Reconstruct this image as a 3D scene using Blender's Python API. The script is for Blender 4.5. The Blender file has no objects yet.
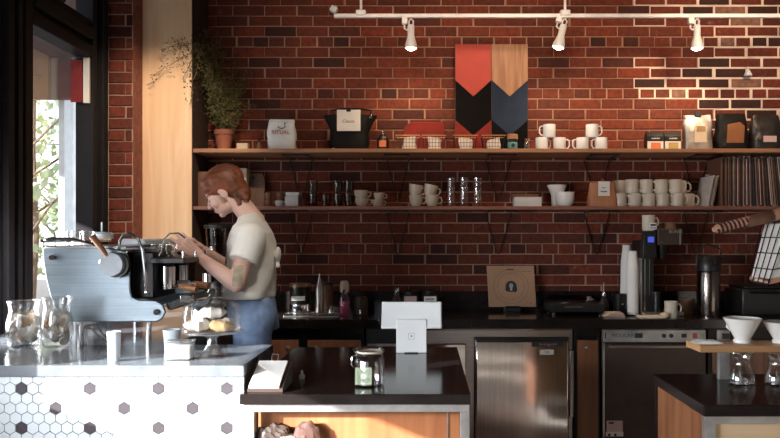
import bpy, bmesh, math, random
from mathutils import Vector, Matrix, noise
random.seed(7)
PI = math.pi
scene = bpy.context.scene
C = scene.collection
F, VX, VY, EYE = 762.0, 425.0, 236.0, 1.41
def PX(px, Y): return (px - VX) * Y / F
def PZ(py, Y): return EYE - (py - VY) * Y / F

# ------------------------------------------------------------------ materials
def _nt(name):
    m = bpy.data.materials.new(name); m.use_nodes = True
    nt = m.node_tree; b = nt.nodes['Principled BSDF']
    return m, nt, b
def mat(name, col, rough=0.5, metal=0.0, var=0.12, scale=12.0, bump=0.0, bscale=60.0, stretch=(1,1,1), spec=0.5, emit=None, es=0, coat=0, trans=0, sss=0):
    m, nt, b = _nt(name)
    tc = nt.nodes.new('ShaderNodeTexCoord'); mp = nt.nodes.new('ShaderNodeMapping')
    mp.inputs['Scale'].default_value = stretch
    nt.links.new(tc.outputs['Object'], mp.inputs['Vector'])
    nz = nt.nodes.new('ShaderNodeTexNoise'); nz.inputs['Scale'].default_value = scale; nz.inputs['Detail'].default_value = 5
    nt.links.new(mp.outputs[0], nz.inputs['Vector'])
    cr = nt.nodes.new('ShaderNodeValToRGB')
    c0 = [max(0, c*(1-var)) for c in col]; c1 = [min(1, c*(1+var)) for c in col]
    cr.color_ramp.elements[0].position = .3; cr.color_ramp.elements[1].position = .7
    cr.color_ramp.elements[0].color = (*c0, 1); cr.color_ramp.elements[1].color = (*c1, 1)
    nt.links.new(nz.outputs['Fac'], cr.inputs[0]); nt.links.new(cr.outputs[0], b.inputs['Base Color'])
    b.inputs['Roughness'].default_value = rough; b.inputs['Metallic'].default_value = metal
    b.inputs['Specular IOR Level'].default_value = spec
    b.inputs['Coat Weight'].default_value = coat
    if sss:
        b.inputs['Subsurface Weight'].default_value = sss; b.inputs['Subsurface Radius'].default_value = (.02,.008,.005)
    if bump:
        n2 = nt.nodes.new('ShaderNodeTexNoise'); n2.inputs['Scale'].default_value = bscale; n2.inputs['Detail'].default_value = 4
        nt.links.new(mp.outputs[0], n2.inputs['Vector'])
        bp = nt.nodes.new('ShaderNodeBump'); bp.inputs['Strength'].default_value = bump; bp.inputs['Distance'].default_value = .01
        nt.links.new(n2.outputs['Fac'], bp.inputs['Height']); nt.links.new(bp.outputs[0], b.inputs['Normal'])
    if emit:
        b.inputs['Emission Color'].default_value = (*emit, 1); b.inputs['Emission Strength'].default_value = es
    return m
def glass(name, tint=(1,1,1), rough=0.02, base=0.06, edge=0.55):
    m = bpy.data.materials.new(name); m.use_nodes = True; nt = m.node_tree; nt.nodes.clear()
    out = nt.nodes.new('ShaderNodeOutputMaterial'); mx = nt.nodes.new('ShaderNodeMixShader')
    tr = nt.nodes.new('ShaderNodeBsdfTransparent'); tr.inputs[0].default_value = (*tint, 1)
    gl = nt.nodes.new('ShaderNodeBsdfGlossy'); gl.inputs['Roughness'].default_value = rough; gl.inputs[0].default_value = (1,1,1,1)
    lw = nt.nodes.new('ShaderNodeLayerWeight'); lw.inputs['Blend'].default_value = .25
    mr = nt.nodes.new('ShaderNodeMapRange'); mr.inputs['To Min'].default_value = base; mr.inputs['To Max'].default_value = edge
    nt.links.new(lw.outputs['Facing'], mr.inputs['Value']); nt.links.new(mr.outputs[0], mx.inputs[0])
    nt.links.new(tr.outputs[0], mx.inputs[1]); nt.links.new(gl.outputs[0], mx.inputs[2]); nt.links.new(mx.outputs[0], out.inputs[0])
    return m
def wood(name, c0, c1, rough=.45, axis='Z', scale=3.0, bump=.15):
    m, nt, b = _nt(name)
    tc = nt.nodes.new('ShaderNodeTexCoord'); mp = nt.nodes.new('ShaderNodeMapping')
    s = [14, 14, 14]; s['XYZ'.index(axis)] = 1.1
    mp.inputs['Scale'].default_value = s
    nt.links.new(tc.outputs['Object'], mp.inputs['Vector'])
    nz = nt.nodes.new('ShaderNodeTexNoise'); nz.inputs['Scale'].default_value = scale; nz.inputs['Detail'].default_value = 8; nz.inputs['Distortion'].default_value = .6
    nt.links.new(mp.outputs[0], nz.inputs['Vector'])
    cr = nt.nodes.new('ShaderNodeValToRGB')
    cr.color_ramp.elements[0].position = .35; cr.color_ramp.elements[1].position = .65
    cr.color_ramp.elements[0].color = (*c0, 1); cr.color_ramp.elements[1].color = (*c1, 1)
    nt.links.new(nz.outputs['Fac'], cr.inputs[0]); nt.links.new(cr.outputs[0], b.inputs['Base Color'])
    bp = nt.nodes.new('ShaderNodeBump'); bp.inputs['Strength'].default_value = bump; bp.inputs['Distance'].default_value = .003
    nt.links.new(nz.outputs['Fac'], bp.inputs['Height']); nt.links.new(bp.outputs[0], b.inputs['Normal'])
    b.inputs['Roughness'].default_value = rough
    return m
def steel(name, col, rough, stretch=(1,60,60), bump=.05, wav=0):
    m = mat(name, col, rough, 1.0, .12, 3, bump, 4, stretch)
    if wav:
        nt = m.node_tree; b = nt.nodes['Principled BSDF']
        tc = nt.nodes.new('ShaderNodeTexCoord'); n = nt.nodes.new('ShaderNodeTexNoise'); n.inputs['Scale'].default_value = 2.2; n.inputs['Detail'].default_value = 1
        bp = nt.nodes.new('ShaderNodeBump'); bp.inputs['Strength'].default_value = wav; bp.inputs['Distance'].default_value = .05
        nt.links.new(tc.outputs['Object'], n.inputs['Vector']); nt.links.new(n.outputs['Fac'], bp.inputs['Height']); nt.links.new(bp.outputs[0], b.inputs['Normal'])
    return m

M = {}
M['mortar'] = mat('mortar', (.36,.22,.155), .95, var=.25, scale=5, bump=.5, bscale=90)
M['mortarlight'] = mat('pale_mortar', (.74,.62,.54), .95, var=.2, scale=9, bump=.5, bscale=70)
def brick_mat():
    m, nt, b = _nt('brick')
    at = nt.nodes.new('ShaderNodeVertexColor'); at.layer_name = 'tone'
    tc = nt.nodes.new('ShaderNodeTexCoord')
    nz = nt.nodes.new('ShaderNodeTexNoise'); nz.inputs['Scale'].default_value = 38; nz.inputs['Detail'].default_value = 6
    nt.links.new(tc.outputs['Object'], nz.inputs['Vector'])
    mr = nt.nodes.new('ShaderNodeMapRange'); mr.inputs['From Min'].default_value = .3; mr.inputs['From Max'].default_value = .7
    mr.inputs['To Min'].default_value = .65; mr.inputs['To Max'].default_value = 1.3
    nt.links.new(nz.outputs['Fac'], mr.inputs['Value'])
    vm = nt.nodes.new('ShaderNodeVectorMath'); vm.operation = 'SCALE'
    nt.links.new(at.outputs['Color'], vm.inputs[0]); nt.links.new(mr.outputs[0], vm.inputs['Scale'])
    # chalky wear
    n3 = nt.nodes.new('ShaderNodeTexNoise'); n3.inputs['Scale'].default_value = 7; n3.inputs['Detail'].default_value = 9; n3.inputs['Roughness'].default_value = .75
    nt.links.new(tc.outputs['Object'], n3.inputs['Vector'])
    cr = nt.nodes.new('ShaderNodeValToRGB'); cr.color_ramp.elements[0].position = .64; cr.color_ramp.elements[1].position = .74
    cr.color_ramp.elements[0].color = (0,0,0,1); cr.color_ramp.elements[1].color = (.6,.6,.6,1)
    nt.links.new(n3.outputs['Fac'], cr.inputs[0])
    mx = nt.nodes.new('ShaderNodeMixRGB'); mx.inputs[2].default_value = (.5,.34,.27,1)
    nt.links.new(cr.outputs[0], mx.inputs[0]); nt.links.new(vm.outputs[0], mx.inputs[1]); nt.links.new(mx.outputs[0], b.inputs['Base Color'])
    bp = nt.nodes.new('ShaderNodeBump'); bp.inputs['Strength'].default_value = .5; bp.inputs['Distance'].default_value = .006
    nt.links.new(nz.outputs['Fac'], bp.inputs['Height']); nt.links.new(bp.outputs[0], b.inputs['Normal'])
    b.inputs['Roughness'].default_value = .8
    return m
M['brick'] = brick_mat()
M['floor'] = mat('floor_concrete', (.42,.39,.36), .45, var=.3, scale=3)
M['ceiling'] = mat('ceiling_paint', (.10,.08,.07), .9)
M['plaster'] = mat('plaster', (.30,.27,.24), .9)
M['black_frame'] = mat('black_window_paint', (.012,.010,.011), .65, var=.2, spec=.2)
M['white_sill'] = mat('outdoor_pale_render', (.62,.60,.58), .8)
M['ply'] = wood('plywood_panel', (.74,.45,.25), (.84,.58,.36), .55, 'Z', 1.2)
M['shelf'] = wood('shelf_wood', (.32,.15,.075), (.45,.23,.12), .5, 'X', 2.0)
M['shelf_low'] = wood('shelf_wood_reddish', (.20,.075,.05), (.30,.12,.08), .45, 'X', 2.0)
M['cabwood'] = wood('cabinet_wood', (.30,.12,.055), (.42,.18,.09), .4, 'Z', 2.0)
M['orwood'] = wood('orange_wood', (.30,.105,.04), (.42,.17,.07), .4, 'Z', 1.6)
M['orwood2'] = wood('brown_veneer', (.17,.065,.028), (.26,.11,.05), .4, 'Z', 1.6)
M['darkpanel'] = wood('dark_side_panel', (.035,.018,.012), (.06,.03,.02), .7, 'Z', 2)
M['palewood'] = wood('birch_wood', (.50,.34,.20), (.60,.44,.28), .5, 'X', 1.2)
M['boardwood'] = wood('oak_board', (.38,.20,.09), (.50,.29,.14), .45, 'X', 2)
M['darkwood'] = wood('dark_walnut', (.10,.045,.025), (.17,.08,.045), .45, 'Z', 2)
M['handlewood'] = wood('handle_wood', (.36,.15,.07), (.52,.25,.12), .4, 'Z', 2)
M['stone'] = mat('black_stone', (.016,.012,.011), .13, var=.2, scale=30, spec=.4)
M['barstone'] = mat('grey_stone', (.17,.185,.20), .14, var=.3, scale=6, spec=.6)
M['black'] = mat('black_plastic', (.012,.011,.011), .4, var=.2)
M['blackmetal'] = mat('black_metal', (.014,.012,.012), .35, .6)
M['steel'] = steel('brushed_steel', (.50,.46,.43), .3)
M['steel_v'] = steel('fridge_steel', (.66,.60,.56), .10, (60,60,1), .04, wav=.07)
M['steeldark'] = steel('dark_flask_steel', (.22,.19,.17), .2)
M['chrome'] = mat('chrome', (.8,.8,.82), .1, 1.0, .03)
M['machine'] = steel('machine_grey_metal', (.22,.26,.29), .38, (1,40,40))
M['galv'] = mat('galvanised_steel', (.45,.43,.41), .4, .7, .35, 9, .2, 30)
M['white'] = mat('white_glaze', (.78,.77,.74), .25, var=.04, coat=.3)
M['cream'] = mat('cream_glaze', (.62,.54,.44), .3, var=.06)
M['enamel'] = mat('white_enamel', (.72,.79,.84), .25, var=.04)
M['paper'] = mat('white_paper', (.78,.75,.71), .8, var=.05)
M['creampaper'] = mat('cream_paper', (.62,.50,.36), .85, var=.08)
M['kraft'] = mat('kraft_paper', (.46,.20,.10), .75, var=.15, bump=.3, bscale=12)
M['whitefoil'] = mat('white_foil', (.84,.87,.88), .45, var=.06, bump=.5, bscale=14)
M['silverfoil'] = mat('silver_foil', (.40,.37,.34), .40, .6, .25, 18, 1.0, 16)
M['darkfoil'] = mat('dark_foil', (.022,.019,.019), .4, .1, .3, 12, .8, 14)
M['blackbag'] = mat('black_matte_bag', (.006,.0055,.006), .6, spec=.2, var=.3, bump=.6, bscale=14)
M['red'] = mat('red_paint', (.44,.028,.014), .55, var=.1)
M['redcloth'] = mat('red_cloth', (.20,.013,.010), .85, var=.2, bump=.4, bscale=80)
M['navy'] = mat('navy_paint', (.022,.035,.065), .8, spec=.15, var=.15)
M['artblack'] = mat('art_black_paint', (.006,.006,.007), .9, spec=.1, var=.2)
M['artwood'] = wood('art_wood', (.30,.13,.055), (.46,.23,.11), .5, 'Z', 2.5)
M['terra'] = mat('terracotta', (.28,.09,.05), .75, var=.2)
M['leaf'] = mat('fern_leaf', (.065,.075,.022), .6, var=.5, scale=30)
M['leafdry'] = mat('dry_leaf', (.15,.10,.035), .7, var=.5, scale=30)
M['soil'] = mat('soil', (.03,.02,.012), .95)
M['glass'] = glass('clear_glass')
M['jarglass'] = glass('thick_jar_glass', (1,1,1), .12, .13, .7)
M['glassdark'] = glass('smoky_glass', (.70,.62,.56), .05, .02, .25)
M['pane'] = glass('window_glass', (.97,.98,1.0), 0.0, .015, .25)
M['frost'] = glass('frosted_edge', (.95,.95,.95), .2, .18, .8)
M['tile'] = mat('white_tile', (.62,.66,.68), .25, var=.03, scale=2)
M['tileblack'] = mat('black_tile', (.065,.055,.06), .3, var=.1)
M['grout'] = mat('grey_grout', (.10,.12,.13), .9)
M['tablet'] = mat('white_plastic', (.86,.88,.88), .35, var=.02)
M['greyline'] = mat('grey_print', (.38,.40,.41), .5)
M['ink'] = mat('black_ink', (.02,.02,.022), .6)
M['redink'] = mat('red_ink', (.42,.05,.04), .6)
M['blueink'] = mat('blue_ink', (.03,.07,.20), .6)
M['teal'] = mat('teal_label', (.10,.34,.36), .5)
M['orange'] = mat('orange_label', (.75,.22,.09), .5)
M['yellow'] = mat('ochre_label', (.50,.38,.12), .5)
M['pinklabel'] = mat('pinkish_label', (.60,.42,.40), .6)
M['brownlabel'] = mat('brown_label', (.25,.10,.04), .5)
M['greenbill'] = mat('banknote_green', (.36,.44,.30), .7, var=.35, scale=90)
M['pink'] = mat('pink_soap', (.50,.06,.17), .2, var=.1)
M['rustbag'] = mat('rust_paper', (.09,.035,.022), .7)
M['amber'] = mat('amber_ceramic', (.20,.10,.05), .3)
M['rope'] = mat('dark_cord', (.05,.02,.015), .8, bump=.5)
M['copper'] = mat('copper_pink_wood', (.62,.30,.20), .45, var=.2)
M['brass'] = mat('tan_rim', (.42,.24,.12), .4, .3)
M['skin'] = mat('skin', (.72,.45,.36), .5, var=.06, scale=8, sss=.08)
M['hair'] = mat('auburn_hair', (.17,.048,.018), .5, var=.6, scale=5, bump=1.0, bscale=6, stretch=(2,9,5))
M['shirt'] = mat('white_cotton', (.78,.75,.69), .9, var=.04, bump=.35, bscale=7)
M['jeans'] = mat('blue_denim', (.19,.27,.43), .85, var=.25, scale=25, bump=.2, bscale=50)
M['tattoo'] = mat('faded_green_ink', (.40,.33,.24), .55, var=.25, scale=30)
M['shoe'] = mat('dark_shoe', (.02,.018,.018), .5)
M['eyelash'] = mat('lash', (.06,.03,.02), .6)
M['cookie'] = mat('biscuit', (.62,.42,.25), .8, var=.3, scale=20, bump=.5)
M['pastry'] = mat('pastry', (.70,.46,.22), .6, var=.3, scale=14, bump=.5)
M['icing'] = mat('icing', (.8,.76,.68), .6)
M['coffee'] = mat('coffee_beans', (.03,.014,.008), .5)
M['bluelcd'] = mat('blue_display', (.02,.03,.2), .3, emit=(.06,.10,.55), es=1.0)
M['bulb'] = mat('lamp_glow', (1,1,1), .4, emit=(1,.78,.5), es=40)
M['lampwhite'] = mat('lamp_white_paint', (.66,.70,.74), .4)
M['leather'] = mat('dark_leather', (.05,.028,.018), .5, var=.2)
M['facade'] = mat('far_pale_facade', (.55,.55,.56), .9, var=.1, scale=.6)
M['farwin'] = mat('far_window_glass', (.28,.32,.36), .3)
M['treeleaf'] = mat('street_tree_leaf', (.42,.48,.26), .7, var=.4, scale=4)
M['bark'] = mat('bark', (.10,.07,.05), .9)
M['soffit'] = mat('brown_beam', (.055,.028,.018), .8, var=.3, scale=5, bump=.3)
M['asphalt'] = mat('asphalt', (.10,.10,.10), .9)
M['check'] = None
def check_mat():
    m, nt, b = _nt('checked_cloth')
    tc = nt.nodes.new('ShaderNodeTexCoord'); ch = nt.nodes.new('ShaderNodeTexChecker'); ch.inputs['Scale'].default_value = 110
    ch.inputs[1].default_value = (.03,.03,.04,1); ch.inputs[2].default_value = (.6,.58,.55,1)
    nt.links.new(tc.outputs['Object'], ch.inputs['Vector']); nt.links.new(ch.outputs['Color'], b.inputs['Base Color']); b.inputs['Roughness'].default_value = .9
    return m
M['check'] = check_mat()

# ------------------------------------------------------------------ mesh builder
def frame_from(d):
    d = Vector(d).normalized(); a = Vector((0,0,1)) if abs(d.z) < .9 else Vector((1,0,0))
    u = d.cross(a).normalized(); return u, d.cross(u).normalized()
class MB:
    def __init__(s): s.b = bmesh.new(); s.mi = 0
    def m(s, i): s.mi = i; return s
    def _f(s, vs):
        try: f = s.b.faces.new(vs); f.material_index = s.mi; return f
        except ValueError: return None
    def box(s, x0, x1, y0, y1, z0, z1, rot=None, piv=None):
        vs = [Vector((x, y, z)) for x in (x0, x1) for y in (y0, y1) for z in (z0, z1)]
        if rot is not None:
            p = Vector(piv) if piv else Vector(((x0+x1)/2, (y0+y1)/2, (z0+z1)/2))
            vs = [rot @ (v - p) + p for v in vs]
        v = [s.b.verts.new(q) for q in vs]
        for f in ((0,1,3,2),(4,6,7,5),(0,4,5,1),(2,3,7,6),(0,2,6,4),(1,5,7,3)): s._f([v[i] for i in f])
        return s
    def cyl(s, p0, p1, r0, r1=None, n=20, caps=True):
        r1 = r0 if r1 is None else r1; p0 = Vector(p0); p1 = Vector(p1); u, w = frame_from(p1 - p0)
        a = [s.b.verts.new(p0 + (u*math.cos(t) + w*math.sin(t))*r0) for t in [2*PI*i/n for i in range(n)]]
        c = [s.b.verts.new(p1 + (u*math.cos(t) + w*math.sin(t))*r1) for t in [2*PI*i/n for i in range(n)]]
        for i in range(n): s._f([a[i], a[(i+1)%n], c[(i+1)%n], c[i]])
        if caps: s._f(a[::-1]); s._f(c)
        return s
    def lathe(s, prof, c=(0,0,0), n=28, sx=1, sy=1):
        rings = []
        for r, z in prof:
            if r < 1e-5: rings.append([s.b.verts.new((c[0], c[1], c[2]+z))])
            else: rings.append([s.b.verts.new((c[0]+r*sx*math.cos(2*PI*i/n), c[1]+r*sy*math.sin(2*PI*i/n), c[2]+z)) for i in range(n)])
        for A, B in zip(rings, rings[1:]):
            for i in range(n):
                j = (i+1) % n
                if len(A) == 1 and len(B) == 1: continue
                if len(A) == 1: s._f([A[0], B[j], B[i]])
                elif len(B) == 1: s._f([A[i], A[j], B[0]])
                else: s._f([A[i], A[j], B[j], B[i]])
        return s
    def tube(s, pts, r, n=8, closed=False):
        pts = [Vector(p) for p in pts]; R = r if isinstance(r, (list, tuple)) else [r]*len(pts)
        rings = []; u = None
        N = len(pts)
        for i, p in enumerate(pts):
            if closed: d = pts[(i+1)%N] - pts[i-1]
            else: d = pts[min(i+1, N-1)] - pts[max(i-1, 0)]
            if d.length < 1e-9: d = Vector((0,0,1))
            d.normalize()
            if u is None: u, _ = frame_from(d)
            u = (u - d*u.dot(d)); 
            if u.length < 1e-6: u, _ = frame_from(d)
            u.normalize(); w = d.cross(u)
            rings.append([s.b.verts.new(p + (u*math.cos(2*PI*k/n) + w*math.sin(2*PI*k/n))*R[i]) for k in range(n)])
        pr = list(zip(rings, rings[1:])) + ([(rings[-1], rings[0])] if closed else [])
        for A, B in pr:
            for k in range(n): s._f([A[k], A[(k+1)%n], B[(k+1)%n], B[k]])
        if not closed: s._f(rings[0][::-1]); s._f(rings[-1])
        return s
    def prism(s, poly, y0, y1):            # polygon in XZ, extruded along Y
        a = [s.b.verts.new((x, y0, z)) for x, z in poly]; c = [s.b.verts.new((x, y1, z)) for x, z in poly]
        n = len(poly)
        for i in range(n): s._f([a[i], a[(i+1)%n], c[(i+1)%n], c[i]])
        s._f(a[::-1]); s._f(c); return s
    def prismx(s, poly, x0, x1):           # polygon in YZ, extruded along X
        a = [s.b.verts.new((x0, y, z)) for y, z in poly]; c = [s.b.verts.new((x1, y, z)) for y, z in poly]
        n = len(poly)
        for i in range(n): s._f([a[i], a[(i+1)%n], c[(i+1)%n], c[i]])
        s._f(a[::-1]); s._f(c); return s
    def loft(s, rings, cap=True):
        R = [[s.b.verts.new(p) for p in r] for r in rings]; n = len(R[0])
        for A, B in zip(R, R[1:]):
            for k in range(n): s._f([A[k], A[(k+1)%n], B[(k+1)%n], B[k]])
        if cap: s._f(R[0][::-1]); s._f(R[-1])
        return s
    def ell(s, c, r, basis=None, n=16, k=10):
        c = Vector(c); B = basis or (Vector((1,0,0)), Vector((0,1,0)), Vector((0,0,1)))
        rings = []
        for i in range(k+1):
            t = PI*i/k
            if i in (0, k): rings.append([s.b.verts.new(c + B[2]*r[2]*math.cos(t))]); continue
            rings.append([s.b.verts.new(c + B[0]*r[0]*math.sin(t)*math.cos(2*PI*j/n) + B[1]*r[1]*math.sin(t)*math.sin(2*PI*j/n) + B[2]*r[2]*math.cos(t)) for j in range(n)])
        for A, D in zip(rings, rings[1:]):
            for j in range(n):
                q = (j+1) % n
                if len(A) == 1: s._f([A[0], D[j], D[q]])
                elif len(D) == 1: s._f([A[j], D[0], A[q]])
                else: s._f([A[j], D[j], D[q], A[q]])
        return s
    def cap(s, p0, p1, r0, r1):            # rounded limb segment
        s.cyl(p0, p1, r0, r1, 16); s.ell(p0, (r0,)*3); s.ell(p1, (r1,)*3); return s
    def build(s, name, mats, parent=None, smooth=None, bevel=0, loc=None, kind=None, label=None):
        bmesh.ops.recalc_face_normals(s.b, faces=s.b.faces)
        me = bpy.data.meshes.new(name); s.b.to_mesh(me); s.b.free()
        for x in (mats if isinstance(mats, (list, tuple)) else [mats]): me.materials.append(x)
        o = bpy.data.objects.new(name, me); C.objects.link(o)
        if parent is not None: o.parent = parent
        if loc: o.location = loc
        if smooth is None: smooth = True
        if smooth:
            for p in me.polygons: p.use_smooth = True
            try: me.set_sharp_from_angle(angle=math.radians(35))
            except Exception: pass
        if bevel:
            bv = o.modifiers.new('bevel', 'BEVEL'); bv.width = bevel; bv.segments = 2; bv.limit_method = 'ANGLE'
        if kind: o['kind'] = kind
        if label: o['label'] = label
        return o
def thing(name, label, cat, loc=(0,0,0), rz=0, group=None, rx=0, ry=0):
    o = bpy.data.objects.new(name, None); C.objects.link(o); o.location = loc; o.rotation_euler = (rx, ry, rz); o.empty_display_size = .05
    o['label'] = label; o['category'] = cat
    if group: o['group'] = group
    return o
def tag(o, label, cat, group=None, kind=None):
    o['label'] = label; o['category'] = cat
    if group: o['group'] = group
    if kind: o['kind'] = kind
    return o
def dup(root, loc, rz=0, label=None, group=None, sc=1, rx=0, ry=0):
    r = root.copy(); C.objects.link(r); r.location = loc; r.rotation_euler = (rx, ry, rz); r.scale = (sc, sc, sc) if not isinstance(sc, tuple) else sc
    if label: r['label'] = label
    if group: r['group'] = group
    for ch in list(root.children):
        c = ch.copy(); C.objects.link(c); c.parent = r
        for g in list(ch.children):
            d = g.copy(); C.objects.link(d); d.parent = c
    return r
def series(make, items, group=None):
    """make() -> first thing; items = [(loc, rz, label, scale)]"""
    first = make(); out = []
    for i, (loc, rz, label, sc) in enumerate(items):
        if i == 0:
            first.location = loc; first.rotation_euler = (0,0,rz); first['label'] = label
            first.scale = (sc,)*3 if not isinstance(sc, tuple) else sc
            if group: first['group'] = group
            o = first
        else: o = dup(first, loc, rz, label, group, sc)
        out.append(o)
    return out
def struct(mb, name, mats, bevel=0, smooth=False):
    return mb.build(name, mats, None, smooth, bevel, kind='structure')
def text(s, size, name, m, parent, loc, ext=.0006, rx=PI/2, rz=0, align='CENTER', sx=1):
    cu = bpy.data.curves.new(name, 'FONT'); cu.body = s; cu.size = size; cu.extrude = ext; cu.align_x = align; cu.align_y = 'CENTER'; cu.resolution_u = 3
    t = bpy.data.objects.new('tmp', cu); C.objects.link(t)
    dg = bpy.context.evaluated_depsgraph_get(); me = bpy.data.meshes.new_from_object(t.evaluated_get(dg))
    bpy.data.objects.remove(t)
    me.transform(Matrix.Translation(loc) @ Matrix.Rotation(rz, 4, 'Z') @ Matrix.Rotation(rx, 4, 'X') @ Matrix.Diagonal((sx,1,1,1)))
    me.materials.clear(); me.materials.append(m)
    o = bpy.data.objects.new(name, me); C.objects.link(o); o.parent = parent
    return o
def marks(w, h, name, m, parent, loc, seed=1):      # illegible line of print: short uneven strokes
    r = random.Random(seed); b = MB(); x = -w/2
    while x < w/2 - .002:
        q = r.uniform(.08, .2)*w; b.box(loc[0]+x, loc[0]+min(x+q*.75, w/2), loc[1]-.0005, loc[1]+.0008, loc[2]-h*r.uniform(.25,.5), loc[2]+h*r.uniform(.25,.5)); x += q
    return b.build(name, m, parent, False)
def fuse(mb, name, mats, parent, voxel, smooth=2, extra=None):
    bmesh.ops.recalc_face_normals(mb.b, faces=mb.b.faces)
    me = bpy.data.meshes.new('tmp'); mb.b.to_mesh(me); mb.b.free()
    t = bpy.data.objects.new('tmp', me); C.objects.link(t)
    r = t.modifiers.new('r', 'REMESH'); r.mode = 'VOXEL'; r.voxel_size = voxel; r.use_smooth_shade = True
    q = t.modifiers.new('s', 'SMOOTH'); q.iterations = smooth; q.factor = .5
    dg = bpy.context.evaluated_depsgraph_get(); m2 = bpy.data.meshes.new_from_object(t.evaluated_get(dg))
    bpy.data.objects.remove(t); m2.name = name
    m2.materials.clear()
    for x in (mats if isinstance(mats, (list, tuple)) else [mats]): m2.materials.append(x)
    if extra: extra(m2)
    for p in m2.polygons: p.use_smooth = True
    o = bpy.data.objects.new(name, m2); C.objects.link(o)
    if parent is not None: o.parent = parent
    return o

# ------------------------------------------------------------------ bricks
CH = .0679
Z_HEAD = PZ(42, 5.0)
def brick_wall(name, x0, x1, z0, z1, Y, proud=.007, pier=False):
    bm = bmesh.new(); col = bm.loops.layers.color.new('tone')
    def quad(pts, mi, c=(1,1,1)):
        f = bm.faces.new([bm.verts.new(p) for p in pts]); f.material_index = mi
        for l in f.loops: l[col] = (*c, 1)
    rnd = random.Random(3)
    # mortar slab
    quad([(x0,Y,z0),(x1,Y,z0),(x1,Y,z1),(x0,Y,z1)], 0)
    i0 = int((z0 - Z_HEAD)/CH) - 1; i1 = int((z1 - Z_HEAD)/CH) + 1
    for i in range(i0, i1+1):
        zc = Z_HEAD + i*CH; header = (i % 5 == 0)
        L = .2105 if not header else .1055
        off = (0 if i % 2 else L/2) if not header else .03
        k = math.floor((x0 - off)/L) - 1; x = off + k*L
        if pier:
            xs = [(x0, x1)] if i % 2 else [(x0, x0+(x1-x0)*.7), (x0+(x1-x0)*.7, x1)]
        else:
            xs = []
            while x < x1: xs.append((x, x+L)); x += L
        for a, b_ in xs:
            j = rnd.uniform(-.004, .004)
            xa = max(a + .0042 + j, x0); xb = min(b_ - .0042 + j, x1)
            za = max(zc - CH/2 + .0036 + rnd.uniform(-.0012, .0012), z0); zb = min(zc + CH/2 - .0036 + rnd.uniform(-.0012, .0012), z1)
            if xb - xa < .015 or zb - za < .01: continue
            y = Y - proud + rnd.uniform(-.002, .002)
            t = rnd.random(); v = rnd.uniform(.86, 1.14)
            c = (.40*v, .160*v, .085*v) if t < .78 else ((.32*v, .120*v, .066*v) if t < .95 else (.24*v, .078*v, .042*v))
            bv = .004
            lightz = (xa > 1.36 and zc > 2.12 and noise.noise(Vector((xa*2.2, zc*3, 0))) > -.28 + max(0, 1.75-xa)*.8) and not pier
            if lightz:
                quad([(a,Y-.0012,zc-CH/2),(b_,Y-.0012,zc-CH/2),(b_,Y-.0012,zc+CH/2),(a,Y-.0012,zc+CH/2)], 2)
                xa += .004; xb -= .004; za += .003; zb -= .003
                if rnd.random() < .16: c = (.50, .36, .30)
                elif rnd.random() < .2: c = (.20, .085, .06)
            jt = lambda: rnd.uniform(-.0016,.0016)
            fr = [(xa+bv+jt(),y,za+bv+jt()),(xb-bv+jt(),y,za+bv+jt()),(xb-bv+jt(),y,zb-bv+jt()),(xa+bv+jt(),y,zb-bv+jt())]
            bk = [(xa,Y,za),(xb,Y,za),(xb,Y,zb),(xa,Y,zb)]
            md = [(xa,y+bv,za),(xb,y+bv,za),(xb,y+bv,zb),(xa,y+bv,zb)]
            quad(fr, 1, c)
            for q in range(4):
                r = (q+1) % 4
                quad([md[q], md[r], fr[r], fr[q]], 1, c); quad([bk[q], bk[r], md[r], md[q]], 1, c)
    bmesh.ops.recalc_face_normals(bm, faces=[f for f in bm.faces])
    for f in bm.faces:
        if f.normal.y > .3: f.normal_flip()
    me = bpy.data.meshes.new(name); bm.to_mesh(me); bm.free()
    me.materials.append(M['mortar']); me.materials.append(M['brick']); me.materials.append(M['mortarlight'])
    o = bpy.data.objects.new(name, me); C.objects.link(o); o['kind'] = 'structure'
    return o
RX, ZC, YF = 3.0, 3.25, -3.0
brick_wall('wall_back', -1.9, RX, 0, ZC, 5.0)
pr = brick_wall('trim_1', -1.87, -1.724, 0, ZC, 4.50, pier=True)
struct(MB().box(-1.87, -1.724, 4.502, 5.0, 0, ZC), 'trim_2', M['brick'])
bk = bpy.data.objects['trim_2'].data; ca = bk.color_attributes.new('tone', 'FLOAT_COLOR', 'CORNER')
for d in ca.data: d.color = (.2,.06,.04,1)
struct(MB().box(-1.9, RX, 5.001, 5.1, 0, ZC), 'trim_6', M['plaster'])
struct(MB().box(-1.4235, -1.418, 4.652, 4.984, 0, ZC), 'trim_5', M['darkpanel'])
struct(MB().box(-2.1, RX+.1, YF-.1, 5.1, -.1, 0), 'floor', M['floor'])
struct(MB().box(-2.1, RX+.1, YF-.1, 5.1, ZC, ZC+.1), 'ceiling', M['ceiling'])
struct(MB().box(RX, RX+.1, YF, 5.1, 0, ZC), 'wall_right', M['plaster'])
# front wall with wide shop windows behind the camera
f = MB().box(-2.0, RX, YF-.1, YF, 0, 1.6).box(-2.0, RX, YF-.1, YF, 2.5, ZC)
f.box(-.7, RX, YF-.1, YF, 1.6, 2.5)
struct(f, 'wall_front', M['plaster'])
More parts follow.
